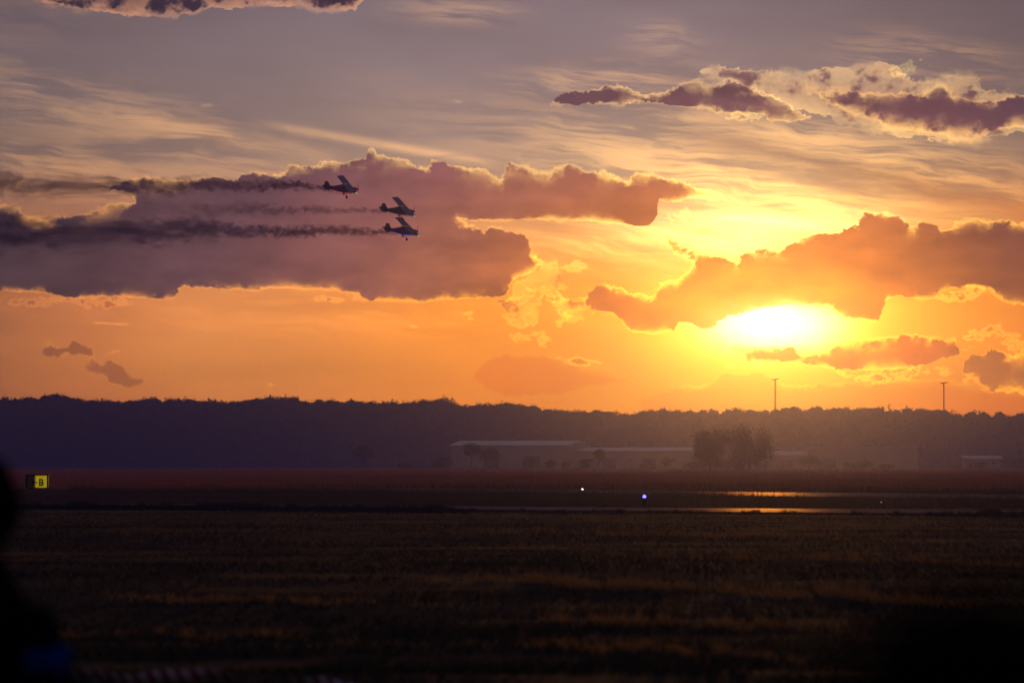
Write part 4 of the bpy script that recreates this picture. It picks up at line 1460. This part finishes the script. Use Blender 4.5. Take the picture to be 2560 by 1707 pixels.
def smoke_trail(p_start, p_end, yaw, color, color2, dens, r0, r1, path_px, dens_curve, label, seed, absorb=None):
    """a tube running back from under the aircraft; path_px lists (fraction, px, py)"""
    a = at(p_start[0], p_start[1], PLANE_D - 0.5)
    dxm = (p_start[0] - p_end[0]) / FPX * PLANE_D
    length = dxm / (math.cos(R(yaw)) - 0.04)
    b = a - Vector((math.cos(R(yaw)), math.sin(R(yaw)), 0)) * length
    dirx = (a - b).normalized()
    path = []
    for f, py in path_px:
        q = a.lerp(b, f)
        want = at(1280 + q.x / q.y * FPX, py, q.y)
        path.append((f, want.z - q.z))
    m = smoke_material('smoke', length, color, color2, dens, r0, r1, path, dens_curve, absorb, seed=seed)
    bm = bmesh.new()
    N = 24
    pts, rads = [], []
    for i in range(N + 1):
        f = i / N
        zc = np.interp(f, [p[0] for p in path], [p[1] for p in path])
        pts.append((-length * f, 0, float(zc)))
        rads.append((r0 + (r1 - r0) * f) * 2.1 + 0.1)
    add_tube(bm, pts, rads, 14)
    bmesh.ops.recalc_face_normals(bm, faces=bm.faces[:])
    o = from_bm('smoke_trail', bm, m)
    o.location = a
    ang = math.atan2(dirx.y, dirx.x)
    o.rotation_euler = (0, 0, ang)
    return tag(o, label, 'smoke trail', 'smoke trails behind the aircraft')


smoke_trail((866, 480), (-260, 455), 20.5, (0.16, 0.02, 0.03, 1), (0.26, 0.17, 0.27, 1), 1.3, 0.50, 3.2, [(0, 478), (0.04, 472), (0.08, 467), (0.3, 464), (0.45, 462), (0.6, 464), (0.8, 462), (1, 456)],
            [(0, 0.3), (0.02, 0.6), (0.035, 1.2), (0.06, 1.25), (0.2, 0.62), (0.4, 0.44), (0.5, 0.40), (0.6, 0.34), (0.8, 0.28), (1, 0.24)], 'dark red smoke trail behind the topmost aircraft', 1.0)
smoke_trail((1004, 536), (-260, 525), 24.5, (0.18, 0.11, 0.07, 1), (0.22, 0.16, 0.15, 1), 1.05, 0.40, 2.8, [(0, 534), (0.04, 528), (0.1, 525), (0.3, 525), (0.6, 527), (1, 524)],
            [(0, 0.25), (0.02, 0.5), (0.035, 0.85), (0.1, 0.75), (0.25, 0.42), (0.4, 0.16), (0.55, 0.06), (0.75, 0.02), (1, 0.01)], 'thin brown smoke trail behind the middle aircraft, fading early', 7.0)
smoke_trail((1014, 586), (-260, 560), 25.5, (0.07, 0.06, 0.03, 1), (0.07, 0.075, 0.25, 1), 1.1, 0.55, 4.0, [(0, 586), (0.05, 580), (0.12, 577), (0.2, 578), (0.3, 577), (0.4, 575), (0.5, 584), (0.6, 585), (0.7, 582), (0.8, 570), (0.9, 560), (1, 552)],
            [(0, 0.25), (0.02, 0.5), (0.035, 1.0), (0.1, 1.05), (0.2, 0.85), (0.3, 0.55), (0.4, 0.50), (0.5, 0.42), (0.7, 0.30), (0.85, 0.28), (1, 0.26)], 'broad blackish blue smoke trail behind the lowest aircraft', 13.0)


# ------------------------------------------------------------------ people close to the camera
def skinned(name, joints, bones, m, parent=None, sub=2, root=0):
    """one continuous surface grown round a skeleton: joints = [(x,y,z,rx,ry)]"""
    me = bpy.data.meshes.new(name)
    me.from_pydata([j[:3] for j in joints], bones, [])
    o = bpy.data.objects.new(name, me)
    COL.objects.link(o)
    sk = o.modifiers.new('skin', 'SKIN')
    sk.use_smooth_shade = True
    for i, s in enumerate(me.skin_vertices[0].data):
        s.radius = joints[i][3:5]
        s.use_root = (i == root)
    ss = o.modifiers.new('subsurf', 'SUBSURF')
    ss.levels = ss.render_levels = sub
    dg = bpy.context.evaluated_depsgraph_get()
    ev = o.evaluated_get(dg)
    nm = bpy.data.meshes.new_from_object(ev)
    o.modifiers.clear()
    o.data = nm
    bpy.data.meshes.remove(me)
    nm.materials.clear()
    nm.materials.append(m)
    nm.name = name
    nm.polygons.foreach_set('use_smooth', [True] * len(nm.polygons))
    if parent is not None:
        o.parent = parent
    return o


def person(loc, height, yaw, label, jacket, trousers, hair, panel=None, long_hair=False, slope=0.0):
    k = height / 1.75
    skin = mat('skin', (0.36, 0.20, 0.14), rough=0.6)
    J, B = [], []

    def j(x, y, z, r, r2=None, parent=None):
        J.append((x * k, y * k, z * k, r * k, (r2 or r) * k))
        if parent is not None:
            B.append((parent, len(J) - 1))
        return len(J) - 1
    # faces +Y
    pel = j(0, 0, 0.95, 0.155, 0.11)
    ws = j(0, 0, 1.10, 0.135, 0.10, pel)
    ch = j(0, 0.0, 1.30 - slope * 0.4, 0.160, 0.112, ws)
    nb = j(0, -0.015, 1.44 - slope * 0.3, 0.080, 0.070, ch)
    nk = j(0, 0.0, 1.51, 0.056, 0.058, nb)
    hd = j(0, 0.015, 1.585, 0.070, 0.082, nk)
    ht = j(0, 0.010, 1.66, 0.078, 0.095, hd)
    tp = j(0, 0.0, 1.715, 0.055, 0.066, ht)
    for s in (-1, 1):
        sh = j(s * 0.165, -0.01, 1.405 - slope, 0.060, 0.058, ch)
        el = j(s * 0.245, -0.03, 1.13, 0.043, 0.043, sh)
        wr = j(s * 0.26, 0.05, 0.90, 0.030, 0.026, el)
        pm = j(s * 0.258, 0.075, 0.82, 0.036, 0.018, wr)
        for (fx, fy, L) in ((-0.012, 0.028, 0.070), (-0.004, 0.010, 0.078), (0.002, -0.008, 0.074), (0.004, -0.024, 0.058)):
            f1 = j(s * (0.258 + fx), 0.078 + fy, 0.775, 0.0095, 0.0095, pm)
            f2 = j(s * (0.254 + fx), 0.084 + fy, 0.775 - L * 0.55, 0.0088, 0.0088, f1)
            j(s * (0.246 + fx), 0.088 + fy, 0.775 - L, 0.0075, 0.0075, f2)
        t1 = j(s * 0.240, 0.112, 0.840, 0.0115, 0.0115, pm)
        j(s * 0.232, 0.128, 0.795, 0.0095, 0.0095, t1)
        hp = j(s * 0.095, 0, 0.88, 0.088, 0.092, pel)
        kn = j(s * 0.105, 0.015, 0.49, 0.060, 0.062, hp)
        cf = j(s * 0.110, -0.01, 0.33, 0.055, 0.058, kn)
        an = j(s * 0.112, -0.015, 0.09, 0.038, 0.042, cf)
        ft = j(s * 0.118, 0.07, 0.035, 0.042, 0.032, an)
        j(s * 0.125, 0.15, 0.028, 0.036, 0.024, ft)
    body = skinned('person', J, B, skin, sub=2)
    body.location = loc
    body.rotation_euler = (0, 0, yaw)
    tag(body, label, 'person')
    # face
    bm = bmesh.new(); bm.from_mesh(body.data)
    for s in (-1, 1):
        add_ball(bm, (s * 0.030 * k, 0.088 * k, 1.635 * k), 0.013 * k, sub=1)
        add_ball(bm, (s * 0.079 * k, 0.005 * k, 1.625 * k), 0.026 * k, (0.4, 0.8, 1.2), 1)
    add_ball(bm, (0, 0.104 * k, 1.610 * k), 0.017 * k, (0.8, 1.2, 1.5), 1)
    add_ball(bm, (0, 0.088 * k, 1.568 * k), 0.020 * k, (1.3, 0.5, 0.35), 1)
    bm.to_mesh(body.data); bm.free()
    body.data.polygons.foreach_set('use_smooth', [True] * len(body.data.polygons))
    # clothes over the body
    jj = lambda x, y, z, r, r2: (x * k, y * k, z * k, r * k, r2 * k)
    J2 = [jj(0, 0, 0.90, .175, .130), jj(0, 0, 1.10, .165, .125), jj(0, 0, 1.30 - slope * .3, .195, .14), jj(0, -.012, 1.43, .115 + slope * .3, .10), jj(0, -.01, 1.50, .082, .082), jj(0, -.01, 1.545, .084, .088)]
    B2 = [(0, 1), (1, 2), (2, 3), (3, 4), (4, 5)]
    for s in (-1, 1):
        n = len(J2)
        J2 += [jj(s * .175, -.01, 1.395 - slope, .085 + slope * .2, .08), jj(s * .252, -.03, 1.13, .064, .064), jj(s * .264, .04, 0.915, .050, .048)]
        B2 += [(2, n), (n, n + 1), (n + 1, n + 2)]
    jk = skinned('jacket', J2, B2, jacket, body, sub=2)
    if panel is not None:
        jk.data.materials.append(panel)
        for p in jk.data.polygons:
            c = p.center / k
            if 0.17 < c.x < 0.27 and 1.225 < c.z < 1.275:
                p.material_index = 1
    J3 = [jj(0, 0, 0.97, .165, .125)]
    B3 = []
    for s in (-1, 1):
        n = len(J3)
        J3 += [jj(s * .098, 0, 0.86, .104, .110), jj(s * .107, .012, .49, .078, .080), jj(s * .114, -.012, .10, .066, .070)]
        B3 += [(0, n), (n, n + 1), (n + 1, n + 2)]
    skinned('trousers', J3, B3, trousers, body, sub=2)
    for s in (-1, 1):
        sj = [jj(s * .112, -.03, .05, .050, .048), jj(s * .118, .06, .045, .052, .042), jj(s * .126, .17, .035, .046, .032)]
        skinned('shoe', sj, [(0, 1), (1, 2)], M_BLACK, body, sub=1)
    bm = bmesh.new()
    add_ball(bm, (0, -0.012 * k, 1.655 * k), 0.118 * k, (0.90, 1.06, 1.05), 4)
    rr = random.Random(int(height * 1000))
    kill = []
    for v_ in bm.verts:
        c = v_.co / k
        if c.y > 0.075 and c.z < 1.69:
            kill.append(v_)
        elif c.z < 1.53 and not long_hair:
            kill.append(v_)
        else:
            nn = 0.006 * math.sin(c.x * 130 + c.z * 40) + rr.uniform(-.003, .003)
            v_.co += (v_.co - Vector((0, 0, 1.65 * k))).normalized() * nn * k
    bmesh.ops.delete(bm, geom=kill, context='VERTS')
    if long_hair:
        add_tube(bm, [(0, -.085 * k, 1.66 * k), (0, -.11 * k, 1.55 * k), (0, -.115 * k, 1.42 * k), (0, -.10 * k, 1.34 * k)], [.085 * k, .085 * k, .07 * k, .03 * k], 12)
    h = from_bm('hair', bm, hair, body, smooth=True)
    sol = h.modifiers.new('thickness', 'SOLIDIFY'); sol.thickness = 0.012; sol.offset = 1
    return body


M_JACK = mat('black_jacket', (0.004, 0.004, 0.005), rough=1.0, spec=0.0, vary=0.2, vscale=8)
M_NAVY = mat('navy_jacket', (0.004, 0.004, 0.006), rough=1.0, spec=0.0, vary=0.2, vscale=8)
M_BLUEP = mat('blue_jacket_panel', (0.006, 0.045, 0.30), rough=0.9, spec=0.0)
M_TROU = mat('dark_trousers', (0.012, 0.012, 0.014), rough=0.9)
M_HAIR = mat('dark_hair', (0.006, 0.004, 0.004), rough=1.0, spec=0.0, vary=0.3, vscale=30)
pp = at(-62, 1158, 9.2)
person((pp.x, pp.y, 0.0), 1.59, R(-12), 'blurred person at the left edge in a black jacket with a blue sleeve patch', M_NAVY, M_TROU, M_HAIR, M_BLUEP, slope=0.07)
pp = at(2440, 1158, 2.0)
person((pp.x, pp.y, 0.0), 1.495, R(10), 'strongly blurred dark haired person just in front of the camera at lower right', M_JACK, M_TROU, M_HAIR, None, True)

# ------------------------------------------------------------------ barrier tape
def tape_material():
    m = bpy.data.materials.new('red_white_tape')
    m.use_nodes = True
    nt = m.node_tree
    nt.nodes.clear()
    old, S.tree = S.tree, nt
    t = nt.nodes.new('ShaderNodeUVMap')
    u, v_, w = split(S(t.outputs[0]))
    s = M('FRACT', u * 11.0 + v_ * 0.5)
    c = mix(step(s, 0.48, 0.52), (0.45, 0.47, 0.56, 1), (0.20, 0.012, 0.012, 1))
    out = nt.nodes.new('ShaderNodeOutputMaterial')
    p = nt.nodes.new('ShaderNodeBsdfPrincipled')
    nt.links.new(c.s, p.inputs['Base Color'])
    p.inputs['Roughness'].default_value = 0.35
    tr = nt.nodes.new('ShaderNodeBsdfTranslucent')
    nt.links.new(c.s, tr.inputs[0])
    mx = nt.nodes.new('ShaderNodeMixShader')
    mx.inputs[0].default_value = 0.3
    nt.links.new(p.outputs[0], mx.inputs[1]); nt.links.new(tr.outputs[0], mx.inputs[2])
    nt.links.new(mx.outputs[0], out.inputs['Surface'])
    S.tree = old
    return m


TD = 24.0
bm = bmesh.new()
uvl = bm.loops.layers.uv.new('UVMap')
N = 130
prev = None
for i in range(N + 1):
    f = i / N
    px = -160 + f * 1160
    py = 1690 + 14 * math.exp(-((px - 330) / 90) ** 2) - 8 + 0.00011 * max(0, px - 330) ** 2 + 3 * math.sin(px * 0.045)
    c = at(px, py, TD + 0.3 * math.sin(f * 9))
    tw = 0.9 * math.sin(f * 15.0) + 0.9 * math.sin(f * 6.3 + 1.0)
    hv = Vector((0, math.sin(tw), math.cos(tw))) * 0.0375
    cur = (bm.verts.new(c + hv), bm.verts.new(c - hv), c.x)
    if prev:
        fc = bm.faces.new((prev[0], prev[1], cur[1], cur[0]))
        for lp, uv in zip(fc.loops, ((prev[2], 1), (prev[2], 0), (cur[2], 0), (cur[2], 1))):
            lp[uvl].uv = uv
    prev = cur
tape = from_bm('barrier_tape', bm, tape_material(), smooth=True)
tag(tape, 'twisted red and white barrier tape sagging low over the grass at lower left', 'barrier tape')
sol = tape.modifiers.new('thickness', 'SOLIDIFY')
sol.thickness = 0.0012

# ------------------------------------------------------------------ evening haze
bm = bmesh.new()
add_box(bm, (0, 1050, 30.0), (3040, 2740, 66.0))
HAZE = bpy.data.materials.new('evening_haze')
HAZE.use_nodes = True
nt = HAZE.node_tree
nt.nodes.clear()
dust = nt.nodes.new('ShaderNodeVolumePrincipled')
dust.inputs['Color'].default_value = (1.0, 0.22, 0.12, 1)
dust.inputs['Absorption Color'].default_value = (1, 1, 1, 1)
dust.inputs['Density'].default_value = 0.000050
dust.inputs['Anisotropy'].default_value = 0.95
air = nt.nodes.new('ShaderNodeVolumePrincipled')
air.inputs['Color'].default_value = (0.17, 0.26, 1.0, 1)
air.inputs['Absorption Color'].default_value = (1, 1, 1, 1)
air.inputs['Density'].default_value = 0.00066
air.inputs['Anisotropy'].default_value = 0.0
both = nt.nodes.new('ShaderNodeAddShader')
nt.links.new(dust.outputs[0], both.inputs[0])
nt.links.new(air.outputs[0], both.inputs[1])
ho = nt.nodes.new('ShaderNodeOutputMaterial')
nt.links.new(both.outputs[0], ho.inputs['Volume'])
haze = tag(from_bm('haze', bm, HAZE), kind='stuff')
